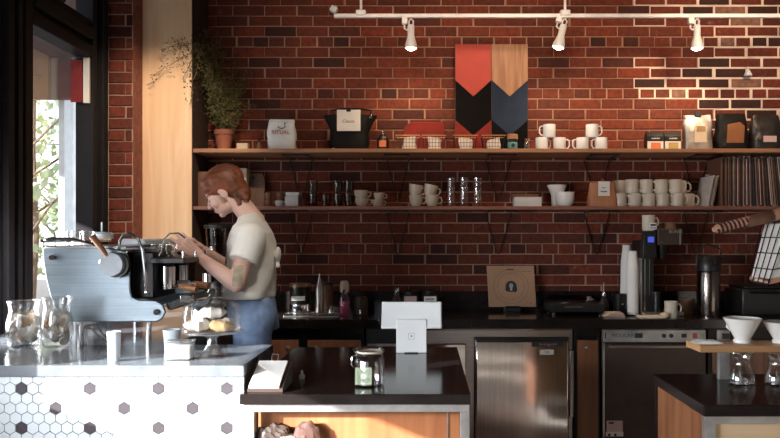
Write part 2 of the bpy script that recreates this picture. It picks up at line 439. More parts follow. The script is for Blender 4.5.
# left wall with its openings (seen only by the light) 
WX0, WX1 = -2.0, -1.87
w = MB()
w.box(WX0, WX1, YF, -.25, 0, .5).box(WX0, WX1, YF, -.25, 2.9, ZC).box(WX0, WX1, YF, -2.7, .5, 2.9).box(WX0, WX1, -.25, .3, 0, ZC).box(WX0, WX1, -.72, -.25, .5, 2.9).box(WX0, WX1, -1.9, -1.25, .5, 2.9)
w.box(WX0, WX1, .3, 2.09, 0, 1.085).box(WX0, WX1, .3, 1.43, 1.535, ZC).box(WX0, WX1, 1.64, 2.09, 1.535, ZC)
w.box(WX0, WX1, 1.43, 1.64, 1.535, 1.56).box(WX0, WX1, 1.43, 1.64, 1.76, ZC)
w.box(WX0, WX1, 2.09, 2.88, 0, ZC)
w.box(WX0, WX1, 2.88, 3.2, 0, 1.0).box(WX0, WX1, 2.88, 3.2, 1.57, ZC)
w.box(WX0, WX1, 3.2, 5.0, 0, .6).box(WX0, WX1, 4.5, 5.0, .6, ZC).box(WX0, WX1, 3.2, 4.5, 3.05, ZC)
struct(w, 'wall_left', M['plaster'])
# visible shop window: black timber frame
f = MB()
for y0, y1, x in ((3.2,3.36,-1.86), (3.36,3.41,-1.835), (3.41,3.45,-1.875), (3.45,3.49,-1.84), (3.49,3.53,-1.875), (3.53,3.60,-1.85),
                  (4.25,4.30,-1.85), (4.30,4.36,-1.875), (4.36,4.41,-1.84), (4.41,4.50,-1.87)):
    f.box(-1.95, x, y0, y1, .6, 3.05)
f.box(-1.95,-1.85, 3.6,4.25, 2.41,2.47).box(-1.95,-1.875, 3.6,4.25, 2.47,2.50).box(-1.95,-1.835, 3.6,4.25, 2.50,2.56).box(-1.95,-1.87, 3.6,4.25, 2.56,2.62)
f.box(-1.95,-1.85, 3.6,4.25, .6,.72)
f.box(-1.94,-1.86, 3.9,3.95, 2.62,3.05)
wf = f.build('window_1', M['black_frame'], None, False, .004, kind='structure')
MB().box(-1.975,-1.970, 3.58,4.27, .7,2.45).build('window_pane', M['pane'], wf)
MB().box(-1.925,-1.918, 3.58,4.27, 2.6,3.05).build('transom_pane', M['pane'], wf)
struct(MB().box(-1.945,-1.935, .3,2.09, 1.08,1.72).box(-1.945,-1.935, 2.88,3.2, 1.0,1.57), 'window_2', M['pane'])
# ------------------------------------------------------------------ outdoors
struct(MB().box(-60, -2.1, -30, 45, -.3, -.12), 'floor_outside', M['asphalt'])
o = MB().box(PX(76,6.3)-.12, PX(60,6.3)+.06, 6.25, 6.6, -.12, 4.2).build('street_column', M['white_sill']); tag(o, 'pale rendered column standing outside the shop window', 'column')
o = MB().box(-6.5, -2.1, 6.15, 6.25, PZ(98,6.15), 4.4); o = o.build('entrance_canopy', M['soffit']); tag(o, 'brown beam of the entrance canopy outside the top of the window', 'canopy')
o = MB().box(-4.3, -4.2, 1.62, 5.4, 2.42, 4.3).build('sun_blocker', M['soffit']); tag(o, 'unseen brown panel added outside the shop window to block sun', 'blocker')  # out of view, added to cut the sun coming through the window
t = thing('hanging_banner', 'narrow dark red banner hanging in the upper far corner of window', 'banner', (0, 4.235, PZ(102,4.235)))
MB().box(PX(70.5,4.235),PX(82,4.235),0,.008,0,.235).build('cloth', M['redcloth'], t); MB().box(PX(83.5,4.235),PX(89.5,4.235),-.004,.010,-.005,.245).build('batten', M['cream'], t)
MB().box(PX(70.5,4.235),PX(89.5,4.235),-.004,.010,.245,.262).build('top_rail', M['black'], t)
# house beyond the street
t = thing('street_building', 'pale grey building with tall windows across the street', 'building', (-13.5, 27, -.12))
MB().box(-9,7,0,6,0,13).build('wall', M['facade'], t)
for i in range(6):
    for k in range(3):
        x = -6.6+i*2.2; z = 1.2+k*3.6
        fo = MB().box(x,x+1.1,-.10,.04,z,z+2.2).build('window', M['white_sill'], t)
        MB().box(x+.12,x+.98,-.13,-.09,z+.12,z+2.08).build('pane', M['farwin'], fo)
MB().box(-9.2,7.2,-.25,.2,12.8,13.2).build('cornice', M['white_sill'], t)
def street_tree(loc, h, label, seed, spread=1.7):
    rnd = random.Random(seed)
    t = thing('street_tree', label, 'tree', loc, group='trees in the street')
    b = MB().tube([(0,0,0),(.1,0,h*.3),(0,.1,h*.6),(.1,0,h)], [.07,.06,.045,.02], 8)
    for k in range(9):
        a = rnd.uniform(0,2*PI); z = h*rnd.uniform(.25,.8); b.tube([(0,0,z),(math.cos(a)*.7,math.sin(a)*.7,z+.5),(math.cos(a)*1.4,math.sin(a)*1.4,z+.7)], [.025,.018,.01], 6)
    b.build('trunk', M['bark'], t)
    l = MB()
    for k in range(2600):
        a = rnd.uniform(0,2*PI); zz = rnd.uniform(.18,1.1)*h; r = spread*math.sqrt(rnd.random())*(1-.35*abs(zz/h-.6))
        p = Vector((math.cos(a)*r, math.sin(a)*r, zz + rnd.uniform(-.2,.2)))
        if noise.noise(p*1.1) < .08: continue
        u = Vector((rnd.uniform(-1,1),rnd.uniform(-1,1),rnd.uniform(-1,1))).normalized(); v = u.orthogonal().normalized(); sz = rnd.uniform(.07,.14)
        vs = [l.b.verts.new(p+u*sz), l.b.verts.new(p+v*sz*.5), l.b.verts.new(p-u*sz), l.b.verts.new(p-v*sz*.5)]; l._f(vs)
    l.build('leaves', M['treeleaf'], t)
street_tree((PX(30,13),13,-.12), 5.0, 'leafy street tree seen through the left of the window', 5)
street_tree((PX(60,19),19,-.12), 4.2, 'smaller street tree farther off beside the pale building', 9)

# ------------------------------------------------------------------ plywood chase and shelves
struct(MB().box(-1.78, -1.424, 4.65, 4.99, 0, ZC), 'trim_3', [M['ply']])
UZ, LZ = 1.945, 1.592
def shelf(name_label, z, th, m, br, y0=4.66):
    t = thing('wall_shelf', name_label, 'shelf', (0, 0, z))
    MB().box(-1.42, 2.6, y0, 4.985, -th, 0).build('board', m, t, False, .002)
    for (pa, pb) in br:
        xa, xb = PX(pa, 4.8), PX(pb, 4.8); xm = (xa+xb)/2
        b = MB().tube([(xa,4.75,-th-.006),(xa,4.97,-th-.006),(xa,4.975,-th-.02),(xm-.01,4.975,-.29),(xm,4.973,-.30),(xm+.01,4.975,-.29),(xb,4.975,-th-.02),(xb,4.97,-th-.006),(xb,4.75,-th-.006)], .0034, 6)
        b.box(xa-.01,xb+.01,4.74,4.76,-th-.006,-th)
        b.build('bracket', M['blackmetal'], t)
    return t
shelf('upper wooden wall shelf holding bags, baskets and white enamel mugs', UZ, .024, M['shelf'], ((285,308),(386,408),(488,514),(590,616),(694,718)))
shelf('lower reddish wooden wall shelf holding cups, mugs and records', LZ, .021, M['shelf_low'], ((285,308),(386,408),(488,514),(590,616),(694,718)))

# ------------------------------------------------------------------ track lighting
TY = 4.6
t = thing('track_light_rail', 'long white lighting track hung in front of the brick wall', 'lighting track', (0, TY, PZ(16,TY)))
MB().box(PX(334,TY), 2.2, -.012, .012, -.012, .012).build('rail', M['lampwhite'], t, False, .003)
for px in (361, 565):
    x = PX(px, TY); s_ = MB().cyl((x,0,.012),(x,0,ZC-PZ(16,TY)),.008).build('stem', M['lampwhite'], t)
    MB().box(x-.03,x+.03,-.02,.02,.0,.034).build('clamp', M['lampwhite'], t, False, .006)
def lamp_head():
    t = thing('track_spotlight', '', 'spotlight')
    MB().box(-.055,-.020,-.018,.018,-.05,-.012).build('adapter', M['lampwhite'], t, False, .004)
    MB().tube([(-.04,0,-.05),(-.04,0,-.075),(-.025,0,-.085),(-.012,0,-.07),(-.012,0,-.03),(0,0,-.005-.012),(.014,0,-.03),(.012,0,-.06)], .005, 8).build('arm', M['lampwhite'], t)
    MB().lathe([(0,-.055),(.018,-.055),(.021,-.06),(.021,-.125),(.026,-.14),(.036,-.175),(.038,-.195),(.034,-.196),(.030,-.18),(0,-.17)]).build('housing', M['lampwhite'], t)
    MB().lathe([(0,-.182),(.026,-.182),(.030,-.19),(.026,-.200),(.015,-.206),(0,-.208)]).build('bulb', M['bulb'], t)
    return t
zt = PZ(16,TY)
heads = series(lamp_head, [((PX(411,TY),TY,zt),0,'leftmost white spotlight on the track, above left of the painted board',1),
    ((PX(566,TY),TY,zt),.1,'middle white spotlight on the track, hanging below the ceiling stem',1),
    ((PX(697,TY),TY,zt),.0,'rightmost white spotlight on the track, near the white wall sensor',1)], 'lit spotlights on the lighting track')
heads[1].rotation_euler = (0, math.radians(14), 0)
t = thing('wall_sensor', 'small white box fixed to the bricks at the left end of the track', 'sensor', (PX(334,4.96),4.96,PZ(10,4.96)), ry=.5)
MB().box(-.022,.022,-.03,.03,-.02,.02).build('box', M['lampwhite'], t, False, .005); MB().lathe([(0,0),(.012,0),(.008,.012),(0,.014)],(0,0,.02)).build('lens', M['lampwhite'], t)
t = thing('wall_sensor', 'small white cone fixed to the bricks right of the rightmost spotlight', 'sensor', (PX(748,4.96),4.96,PZ(76,4.96)))
MB().lathe([(0,0),(.026,0),(.024,.01),(.010,.04),(0,.042)]).build('cone', M['lampwhite'], t); MB().tube([(0,0,.03),(.004,.01,.06),(0,.03,.06)],.004,6).build('wire', M['lampwhite'], t)

# ------------------------------------------------------------------ upper shelf things
def base(px, Y, z): return (PX(px, Y), Y, z)
# potted fern
t = thing('potted_fern', 'wispy green fern in terracotta pot at left end of upper shelf', 'plant', base(224,4.84,UZ+.012))
MB().lathe([(0,0),(.042,0),(.056,.095),(.062,.095),(.063,.125),(.056,.125),(.053,.1),(0,.098)]).build('pot', M['terra'], t)
MB().lathe([(0,.1),(.05,.1),(.0,.112)]).build('soil', M['soil'], t)
st = MB(); lf = MB()
rnd = random.Random(11)
def frond(p0, tip, sag, dens, dry=0):
    p0 = Vector(p0); tip = Vector(tip); pts = []
    for k in range(9):
        u = k/8; p = p0.lerp(tip, u) + Vector((0,0,sag*math.sin(PI*u))); p += Vector((rnd.uniform(-.01,.01), rnd.uniform(-.008,.008), 0)); pts.append(p)
    st.tube(pts, .0016, 4)
    for k in range(dens):
        u = rnd.uniform(.1, 1); i = min(int(u*8), 7); p = pts[i].lerp(pts[i+1], u*8-i) + Vector((rnd.gauss(0,.022), rnd.gauss(0,.016), rnd.gauss(0,.022)))
        d = Vector((rnd.uniform(-1,1), rnd.uniform(-.6,.6), rnd.uniform(-1.2,.5))).normalized(); e = d.orthogonal().normalized(); L = rnd.uniform(.008,.020)
        q = [lf.b.verts.new(p), lf.b.verts.new(p+d*L*.5+e*L*.25), lf.b.verts.new(p+d*L), lf.b.verts.new(p+d*L*.5-e*L*.25)]
        lf.m(1 if rnd.random() < .3+dry else 0)._f(q)
def FP(px, py, Y=4.84): return Vector((PX(px,Y)-PX(224,4.84), Y-4.84, PZ(py,Y)-UZ-.012))
for px, py, Y in ((203,28,4.74),(198,38,4.70),(207,44,4.74),(215,34,4.78),(201,50,4.70),(212,40,4.78),(208,55,4.74),(222,50,4.85),(236,62,4.86),(228,78,4.84),(243,85,4.86),(206,85,4.75),(214,70,4.8),(250,105,4.86),(238,100,4.82),(200,60,4.7),(198,45,4.68),(217,95,4.84),(232,92,4.86),(246,70,4.87),(210,110,4.76)):
    frond((rnd.uniform(-.02,.02),rnd.uniform(-.02,.02),.11), FP(px,py,Y), .03, 260)
for px, py, Y in ((160,50,4.56),(152,78,4.56),(186,58,4.58),(183,80,4.58),(188,105,4.60),(170,46,4.56)):
    frond(FP(203,48,4.70), FP(px,py,Y), .02, 80, .3)
st.build('stems', M['leafdry'], t); lf.build('leaves', [M['leaf'], M['leafdry']], t, False)
o = MB().box(-.09,.075,-.05,.05,0,.012).build('slate_slab', M['galv'], loc=base(226,4.82,UZ)); tag(o, 'thin grey slab under the fern pot on upper shelf', 'slab')
t = thing('small_box', 'small cream box beside the grey slab on upper shelf', 'box', base(243,4.76,UZ)); MB().box(-.034,.034,-.025,.025,0,.034).build('body', M['creampaper'], t, False, .002); MB().box(-.035,.035,-.026,.026,.028,.042).build('lid', M['creampaper'], t, False, .002)
t = thing('small_bottle', 'little brown bottle between cream box and white coffee bag', 'bottle', base(259,4.78,UZ)); MB().lathe([(0,0),(.014,0),(.015,.004),(.015,.035),(.006,.048),(.006,.056),(0,.056)]).build('body', M['amber'], t); MB().cyl((0,0,.054),(0,0,.068),.008).build('cap', M['black'], t)

def bag(t, w, d, h, m, top=.25, seed=1, name='pouch', tw=.9, amp=.0045):
    """soft gusseted pouch, lofted"""
    rnd = random.Random(seed); rings = []
    for k in range(11):
        u = k/10; n = 28; ring = []
        ww = w/2*(1 - (1-tw)*max(0,(u-.5)/.5)) * (.94 if k == 0 else 1.0 + .03*math.sin(u*9+seed)); dd = d/2*(1 - u**3*(1-top))
        for j in range(n):
            a = 2*PI*j/n; ca, sa = math.cos(a), math.sin(a)
            x = ww*math.copysign(abs(ca)**.45, ca); y = dd*math.copysign(abs(sa)**.55, sa)
            nn = noise.noise(Vector((x*18, y*18, u*5+seed)))*amp
            ring.append(Vector((x+nn, y+nn*1.2, h*u + (rnd.uniform(-.002,.002) if k == 10 else 0))))
        rings.append(ring)
    return MB().loft(rings).build(name, m, t)
t = thing('coffee_bag', 'white coffee bag with red lettering on upper shelf', 'bag', base(282,4.80,UZ), .12)
bag(t, .178, .09, .190, M['whitefoil'], .3, 2, 'pouch', .92, .008)
MB().box(-.075,.08,-.03,.03,.180,.196).build('folded_top', M['whitefoil'], t, True, .006)
text('RITUAL', .034, 'lettering', M['redink'], t, (-.005,-.0505,.112), .001, sx=1.0)
MB().tube([(-.018+.022*math.cos(a)+.018, -.047, .152+.016*math.sin(a)) for a in [PI*1.05+i*PI*1.1/10 for i in range(11)]], .0028, 6).tube([(.018,-.045,.164),(.022,-.044,.173)], .004, 6).build('emblem', M['ink'], t)
# black tote
t = thing('tote_bag', 'large black tote bag with a white note clipped on it', 'bag', base(350,4.83,UZ))
bag(t, .235, .15, .225, M['blackbag'], .75, 5, 'body', 1.42)
MB().tube([(-.09,-.05,.21),(-.11,-.06,.25),(-.04,-.06,.262),(.07,-.06,.26),(.14,-.06,.25),(.12,-.05,.20)], .007, 6).build('strap', M['blackbag'], t)
no = MB().box(-.072,.074,-.094,-.092,.118,.250).build('note', M['paper'], t, False)
text('Classic', .028, 'note_writing', M['ink'], no, (0,-.0948,.178), .0004)
MB().box(-.014,.014,-.100,-.080,.238,.262).build('clip', M['blackmetal'], t, True, .003)
MB().box(.13,.142,-.075,-.065,.20,.225).build('buckle', M['chrome'], t, True, .002)
MB().box(-.105,-.082,-.085,-.075,.004,.013).build('zip_pull', M['chrome'], t, True, .002)
t = thing('black_canister', 'short black canister with an orange label beside the tote bag', 'canister', base(383,4.8,UZ))
MB().lathe([(0,0),(.036,0),(.038,.004),(.038,.075),(.028,.09),(0,.09)]).build('body', M['black'], t)
MB().lathe([(0,.09),(.02,.09),(.02,.105),(0,.108)]).build('lid', M['black'], t); MB().ell((.0,-.02,.107),(.009,.009,.008)).build('knob', M['chrome'], t)
MB().box(-.022,.022,-.0415,-.037,.022,.062).build('sticker', M['orange'], t, True, .001)

# red folded cloth behind the baskets
t = thing('folded_red_cloth', 'bright red folded cloth lying behind the two left wire baskets', 'cloth', base(424,4.93,UZ))
MB().prism([(-.14,0),(.14,0),(.135,.17),(.12,.20),(-.085,.20),(-.13,.165)], -.03, .03).build('fabric', M['redcloth'], t, True, .008)
def basket():
    t = thing('wire_basket', '', 'basket')
    W_, D_, H_ = .073, .055, .09
    b = MB()
    def P(u, v, k):  # u,v in -1..1, k height 0..1
        s_ = .82 + .18*k; return (u*W_*s_, v*D_*s_, .002 + k*H_)
    for k in (0,.25,.5,.75): b.tube([P(-1,-1,k),P(1,-1,k),P(1,1,k),P(-1,1,k)], .0013, 5, True)
    for i in range(8):
        u = -1+2*i/7; b.tube([P(u,-1,1),P(u,-1,0),P(u,1,0),P(u,1,1)], .0011, 5)
    for i in range(5):
        v = -1+2*i/4; b.tube([P(-1,v,1),P(-1,v,0),P(1,v,0),P(1,v,1)], .0011, 5)
    b.build('wire_grid', M['blackmetal'], t)
    MB().tube([P(-1.03,-1.05,1),P(1.03,-1.05,1),P(1.03,1.05,1),P(-1.03,1.05,1)], .0035, 6, True).build('rim', M['brass'], t)
    return t
bpx = [(408,'first wire basket from the left, paper packet inside, in front of red cloth'),(434,'second wire basket from the left, white packet inside, beside red cloth'),
       (465,'third wire basket from the left, below the black part of the painted board'),(493,'rightmost wire basket, below the navy part of the painted board')]
bs = series(basket, [(base(px,4.80,UZ),0,l,1) for px,l in bpx], 'wire baskets on the upper shelf')
def packet(seed):
    rnd = random.Random(seed); t = MB(); rings = []
    for k in range(6):
        u = k/5; rings.append([Vector((( .042+.004*math.sin(seed+u*5))*math.copysign(abs(math.cos(a))**.6, math.cos(a)) + .006*u*math.sin(seed), .030*math.copysign(abs(math.sin(a))**.6, math.sin(a)), .008+.068*u+ (.012*math.cos(a*1+seed) if k==5 else 0))) for a in [2*PI*j/18 for j in range(18)]])
    return t.loft(rings)
for i, (px, l) in enumerate(bpx):
    o = packet(i*1.7+1).build('paper_packet', M['paper'], loc=(PX(px,4.8)+(.004 if i%2 else .008),4.80,UZ)); tag(o, ['crumpled white paper packet inside the first wire basket from the left','white paper packet inside the second wire basket from the left','white paper packet inside the third wire basket from the left','white paper packet inside the rightmost wire basket'][i], 'packet', 'paper packets in wire baskets')
t = thing('tea_tin', 'small teal labelled tin with brown wooden lid right of baskets', 'tin', base(512.5,4.78,UZ))
MB().lathe([(0,0),(.030,0),(.030,.072),(0,.072)]).build('body', M['black'], t); MB().lathe([(.0306,.012),(.0312,.013),(.0312,.05),(.0306,.051)],n=28).build('label_band', M['teal'], t)
MB().lathe([(0,.072),(.033,.072),(.034,.075),(.034,.100),(.030,.103),(0,.103)]).build('lid', M['boardwood'], t); MB().lathe([(0,-.001),(.012,-.001),(.012,.001),(0,.001)]).build('roundel', M['ink'], t); bpy.data.objects[-1] if False else None
for ch in t.children:
    if ch.name.startswith('roundel'): ch.location = (0,-.0318,.031); ch.rotation_euler = (PI/2,0,0)
t = thing('spice_jar', 'tiny clear jar between teal tin and white enamel mugs', 'jar', base(527,4.79,UZ)); MB().lathe([(0,0),(.018,0),(.018,.05),(.014,.058),(.014,.062),(.013,.062),(.0155,.05),(.0165,.003),(0,.003)]).build('body', M['glass'], t); MB().lathe([(0,.062),(.016,.062),(.016,.076),(0,.078)]).build('lid', M['chrome'], t)

# painted board
t = thing('painted_board', 'tall painted wooden board with red, black, navy and bare wood chevrons', 'artwork', base(491.5,4.935,UZ))
hw = .236; zt_ = .705; zs = .473; zp = .369; zs2 = .215; zp2 = .115
MB().box(-hw,hw,.004,.03,0,zt_).build('backing', M['darkwood'], t, False)
def band(name, m, x0, x1, top, ba, bb):   # chevron band: top edge (side, mid), bottom edge (side, mid)
    xm = (x0+x1)/2
    MB().prism([(x0,top[0]),(x0,ba),(xm,bb),(x1,ba),(x1,top[0]),(xm,top[1])] if top[1] != top[0] else [(x0,top[0]),(x0,ba),(xm,bb),(x1,ba),(x1,top[0])], -.008, .004).build(name, m, t, False, .001)
band('red_pennant', M['red'], -hw+.002, -.002, (zt_,zt_), zs, zp); band('black_chevron', M['artblack'], -hw+.002, -.002, (zs-.001,zp-.001), zs2, zp2)
band('wood_pennant', M['artwood'], .002, hw-.002, (zt_,zt_), zs, zp); band('navy_chevron', M['navy'], .002, hw-.002, (zs-.001,zp-.001), zs2, zp2)
band('lower_red_panel', M['redcloth'], -hw+.002, -.002, (zs2-.001,zp2-.001), .0, .0); band('lower_dark_panel', M['artblack'], .002, hw-.002, (zs2-.001,zp2-.001), .0, .0)

# enamel mugs
def mug(t=None, r=.039, h=.083, m='enamel', hx=1):
    t = thing('enamel_mug', '', 'mug')
    MB().lathe([(0,0),(r*.93,0),(r,.006),(r,h-.002),(r-.001,h),(r-.003,h-.002),(r-.003,.008),(0,.006)]).build('body', M[m], t)
    MB().tube([(r-.002,0,h*.86),(r+.012,0,h*.88),(r+.022,0,h*.78),(r+.023,0,h*.4),(r+.014,0,h*.22),(r-.002,0,h*.2)], .0042, 8).build('handle', M[m], t)
    return t
mh = .0835
series(mug, [(base(541.7,4.8,UZ),.35,'bottom row enamel mug at the left end, handle to the right',1),
    (base(559.5,4.8,UZ),0,'second bottom row enamel mug from the left, handle to the right',1),
    (base(582.5,4.8,UZ),PI,'third bottom row enamel mug from the left, handle to the left',1),
    (base(601.0,4.8,UZ),PI+.2,'bottom row enamel mug at the right end, handle to the left',1),
    (base(549.3,4.8,UZ+mh),PI,'enamel mug stacked on top of the left pair, handle to the left',1),
    (base(592.0,4.8,UZ+mh),0,'enamel mug stacked on top of the right pair, handle to the right',1)], 'white enamel mugs on the upper shelf')
# coffee boxes
def cbox(px, lab, m):
    t = thing('coffee_carton', lab, 'carton', base(px,4.79,UZ), group='small coffee cartons')
    MB().box(-.054,.050,-.035,.035,0,.09).build('body', M['black'], t, True, .003)
    MB().box(-.052,.048,-.0365,-.035,.002,.056).build('white_panel', M['paper'], t, False); MB().box(-.030,.030,-.038,-.0365,.008,.048).build('picture', M[m], t, False)
    MB().prismx([(-.035,.09),(.035,.09),(.004,.118),(-.004,.118)], -.054, .050).build('gable_top', M['black'], t, True, .002)
    marks(.05, .009, 'lettering', M['paper'], t, (0,-.0355,.074), 3)
cbox(654,'small black and white coffee carton with an orange picture','orange'); cbox(671.5,'small black and white coffee carton with an ochre yellow picture','yellow')
t = thing('foil_bag', 'crumpled silver foil coffee bag with cream label on upper shelf', 'bag', base(697.5,4.80,UZ), -.1)
bag(t, .165, .10, .225, M['silverfoil'], .12, 8, 'pouch', 1.08, .014); MB().box(-.03,.042,-.055,-.050,.05,.15).build('label_sheet', M['creampaper'], t, False); MB().box(-.02,.035,-.057,-.054,.115,.15).build('roast_sticker', M['brass'], t, False)
MB().box(-.02,.02,-.02,.02,.215,.245).build('clip', M['ink'], t, True, .004)
t = thing('foil_bag', 'black coffee bag with a brown label, beside the silver bag', 'bag', base(731,4.80,UZ), .05)
bag(t, .20, .11, .235, M['blackbag'], .2, 12, 'pouch', .88, .012); MB().prism([(-.052,.045),(.055,.045),(.062,.15),(.03,.175),(-.045,.16)], -.060,-.050).build('label_sheet', M['brownlabel'], t, True, .002)
t = thing('foil_bag', 'dark grey coffee bag with pinkish label at right end of shelf', 'bag', base(765,4.80,UZ))
bag(t, .19, .11, .225, M['darkfoil'], .2, 15, 'pouch', .92, .010); MB().box(-.035,.045,-.062,-.052,.05,.088).build('label_sheet', M['pinklabel'], t, False)

# ------------------------------------------------------------------ lower shelf things
t = thing('wooden_crate', 'brown wooden crate standing at the left end of lower shelf', 'crate', base(203,4.86,LZ)); b = MB().box(-.05,.055,-.10,-.092,0,.22).box(-.05,.055,.092,.1,0,.22).box(-.05,-.042,-.092,.092,0,.22).box(.047,.055,-.092,.092,0,.22).box(-.042,.047,-.092,.092,0,.01)
b.build('body', M['darkwood'], t, False, .001)
t = thing('paper_box', 'cream cardboard box behind the barista head on lower shelf', 'box', base(235,4.9,LZ)); MB().box(-.085,.085,-.05,.05,0,.235).build('body', M['creampaper'], t, False, .002); MB().box(-.087,.087,-.052,.052,.215,.25).build('lid', M['creampaper'], t, False, .002); MB().box(.02,.07,-.054,-.052,.16,.175).build('print', M['ink'], t, False)
t = thing('cutting_board', 'dark wooden cutting board standing against the bricks on lower shelf', 'board', base(253,4.93,LZ), rx=-.08)
MB().prism([(-.078,0),(.078,0),(.078,.19),(.055,.225),(-.055,.225),(-.078,.19)], -.012, .012).build('body', M['darkwood'], t, True, .004)
MB().cyl((0,-.013,.195),(0,-.0125,.195),.014).build('hole', M['ink'], t)
def cup(r=.03, h=.05, m='cream', name='espresso_cup', hr=.011):
    def f():
        t = thing(name, '', 'cup')
        MB().lathe([(0,0),(r*.55,0),(r*.62,.004),(r*.9,h*.45),(r,h),(r-.003,h),(r*.85,h*.45),(r*.5,.008),(0,.007)]).build('body', M[m], t)
        MB().tube([(r*.9,0,h*.82),(r+hr,0,h*.8),(r+hr*1.4,0,h*.55),(r+hr*.7,0,h*.3),(r*.78,0,h*.3)], .0035, 8).build('handle', M[m], t)
        return t
    return f
series(cup(.026,.045,'amber'), [(base(268,4.82,LZ),.3,'brownish small cup below another, left of the white canister',1),(base(268,4.82,LZ+.046),.2,'brownish small cup stacked on the cup left of the canister',1),
   (base(280,4.84,LZ+.043),.5,'brownish small cup stacked on the white one by the canister',1)], 'small stacked cups by the white canister')
series(cup(.028,.042,'white'), [(base(279,4.82,LZ),.3,'small white cup below a brownish cup, beside the white canister',1)])
t = thing('white_canister', 'square white canister with lid on lower shelf behind the barista', 'canister', base(292.5,4.8,LZ)); MB().box(-.042,.042,-.035,.035,0,.068).build('body', M['white'], t, True, .004); MB().box(-.037,.048,-.036,.036,.071,.092).build('lid', M['white'], t, True, .004); MB().box(-.030,.040,-.028,.028,.067,.072).build('neck', M['white'], t, True, .002)
t = thing('small_pot', 'small brown pot right of the square white canister', 'pot', base(303,4.84,LZ)); MB().lathe([(0,0),(.014,0),(.018,.03),(.014,.045),(.018,.05),(0,.05)]).build('body', M['amber'], t); MB().ell((0,0,.055),(.006,.006,.006)).build('knob', M['amber'], t)
def tumbler(r=.033, h=.085, m='glassdark', name='drinking_glass'):
    def f():
        t = thing(name, '', 'glass')
        MB().lathe([(0,0),(r*.8,0),(r*.84,.004),(r,h),(r-.0025,h),(r*.8,.012),(0,.010)]).build('bowl', M[m], t)
        MB().lathe([(r-.0035,h),(r+.0005,h),(r+.0005,h+.002),(r-.0035,h+.002)]).build('rim', M['frost'], t)
        return t
    return f
its = []
for i, px in enumerate((313,326,338,349)):
    nm = ('first','second','third','fourth')[i]
    its.append((base(px,4.83,LZ),0,f'{nm} dark drinking glass from the left beside the small brown pot, lower one',.95))
    if i != 1: its.append((base(px,4.83,LZ+.084),0,f'dark drinking glass stacked upon the {nm} glass right of brown pot',.95))
series(tumbler(), its, 'dark drinking glasses on the lower shelf')
series(cup(.044,.056,'cream','coffee_cup',.014), [(base(362,4.81,LZ),0,'lower cream cup of the left pair, right of the dark glasses',1),(base(361,4.81,LZ+.050),.1,'upper cream cup of the left pair, right of the dark glasses',1),
   (base(377.5,4.82,LZ),-.1,'lower small cream cup of the second pair, near the dark glasses',.85),(base(379,4.82,LZ+.045),0,'upper small cream cup with pinkish tone in the second pair',.8)], 'cream cups stacked in pairs')
def tiltcup(pxs, lab):
    pass
ccs = series(cup(.044,.075,'cream','coffee_cup',.014), [(base(416,4.81,LZ),0,'lower tall cream cup of the tilted stack left of the glass stacks',1),(base(414.5,4.81,LZ+.066),0,'upper tilted cream cup of the left tall stack',1),
   (base(432,4.81,LZ),0,'lower tall cream cup of the tilted stack next to the glasses',1),(base(429,4.81,LZ+.066),0,'upper tilted cream cup of the right tall stack',1)], 'tall cream cups stacked beside the glasses')
ccs[1].rotation_euler = (0, .16, 0); ccs[3].rotation_euler = (0, .22, 0)
its = []
for px, nm in ((451,'left'),(464,'middle'),(477.5,'right')):
    for k in range(3):
        its.append((base(px,4.82,LZ+.001+k*.0615),0,f'{("bottom","middle","top")[k]} clear glass in the {nm} glass stack beside cream cups',.72 if px != 464 else .75))
series(tumbler(.040,.082,'glass'), its, 'clear glasses in three tall stacks')
def pbox(dx, z, w, d, h, m, lab, Y=4.83):
    t = thing('flat_carton', lab, 'carton', (PX(526,4.83)+dx, Y, z)); MB().box(-w/2,w/2,-d/2,d/2,0,h*.75).build('body', M[m], t, True, .002); MB().box(-w/2-.001,w/2+.001,-d/2-.001,d/2+.001,h*.75,h).build('lid', M[m], t, True, .002)
pbox(.006,LZ,.168,.12,.031,'paper','lower flat white carton in the short stack on lower shelf'); pbox(.006,LZ+.0315,.168,.12,.031,'paper','upper flat white carton in the short stack on lower shelf'); pbox(-.012,LZ+.063,.165,.11,.018,'amber','flat brownish carton lying on top of two white cartons')
def bowl(r=.055, h=.055, m='white', name='white_bowl'):
    def f():
        t = thing(name, '', 'bowl')
        MB().lathe([(0,0),(r*.5,0),(r*.55,.005),(r*.85,h*.3),(r*.98,h*.7),(r,h),(r-.003,h),(r*.9,h*.6),(r*.5,.012),(0,.010)]).build('body', M[m], t)
        MB().lathe([(r-.003,h),(r+.001,h+.0005),(r+.001,h+.003),(r-.003,h+.003)]).build('rim', M[m], t)
        return t
    return f
series(bowl(.060,.066), [(base(565,4.80,LZ),0,'lower white bowl of the front stack beside the kraft bag',1),(base(565,4.80,LZ+.025),0,'upper white bowl nested in the front stack beside the kraft bag',1)], 'nested white bowls')
t = thing('white_pitcher', 'tall white flared dish standing behind the nested white bowls', 'dish', base(557,4.90,LZ)); MB().lathe([(0,0),(.034,0),(.036,.006),(.038,.08),(.048,.105),(.062,.135),(.062,.142),(.057,.14),(.035,.09),(.03,.02),(0,.015)]).build('body', M['white'], t)
MB().lathe([(.058,.138),(.064,.139),(.064,.145),(.058,.144)]).build('rim', M['white'], t)
t = thing('paper_bag', 'brown kraft coffee bag with white label on lower shelf', 'bag', base(602,4.79,LZ), .06)
rings = []
for k in range(9):
    u = k/8; n=24; ring=[]
    for j in range(n):
        a=2*PI*j/n; ca,sa=math.cos(a),math.sin(a); x=(.094-.016*u)*math.copysign(abs(ca)**.4,ca); y=.05*(1-u**2*.85)*math.copysign(abs(sa)**.5,sa); nn=noise.noise(Vector((x*15,y*15,u*4)))*.005
        ring.append(Vector((x+nn,y+nn,.155*u)))
    rings.append(ring)
MB().loft(rings).build('pouch', M['kraft'], t)
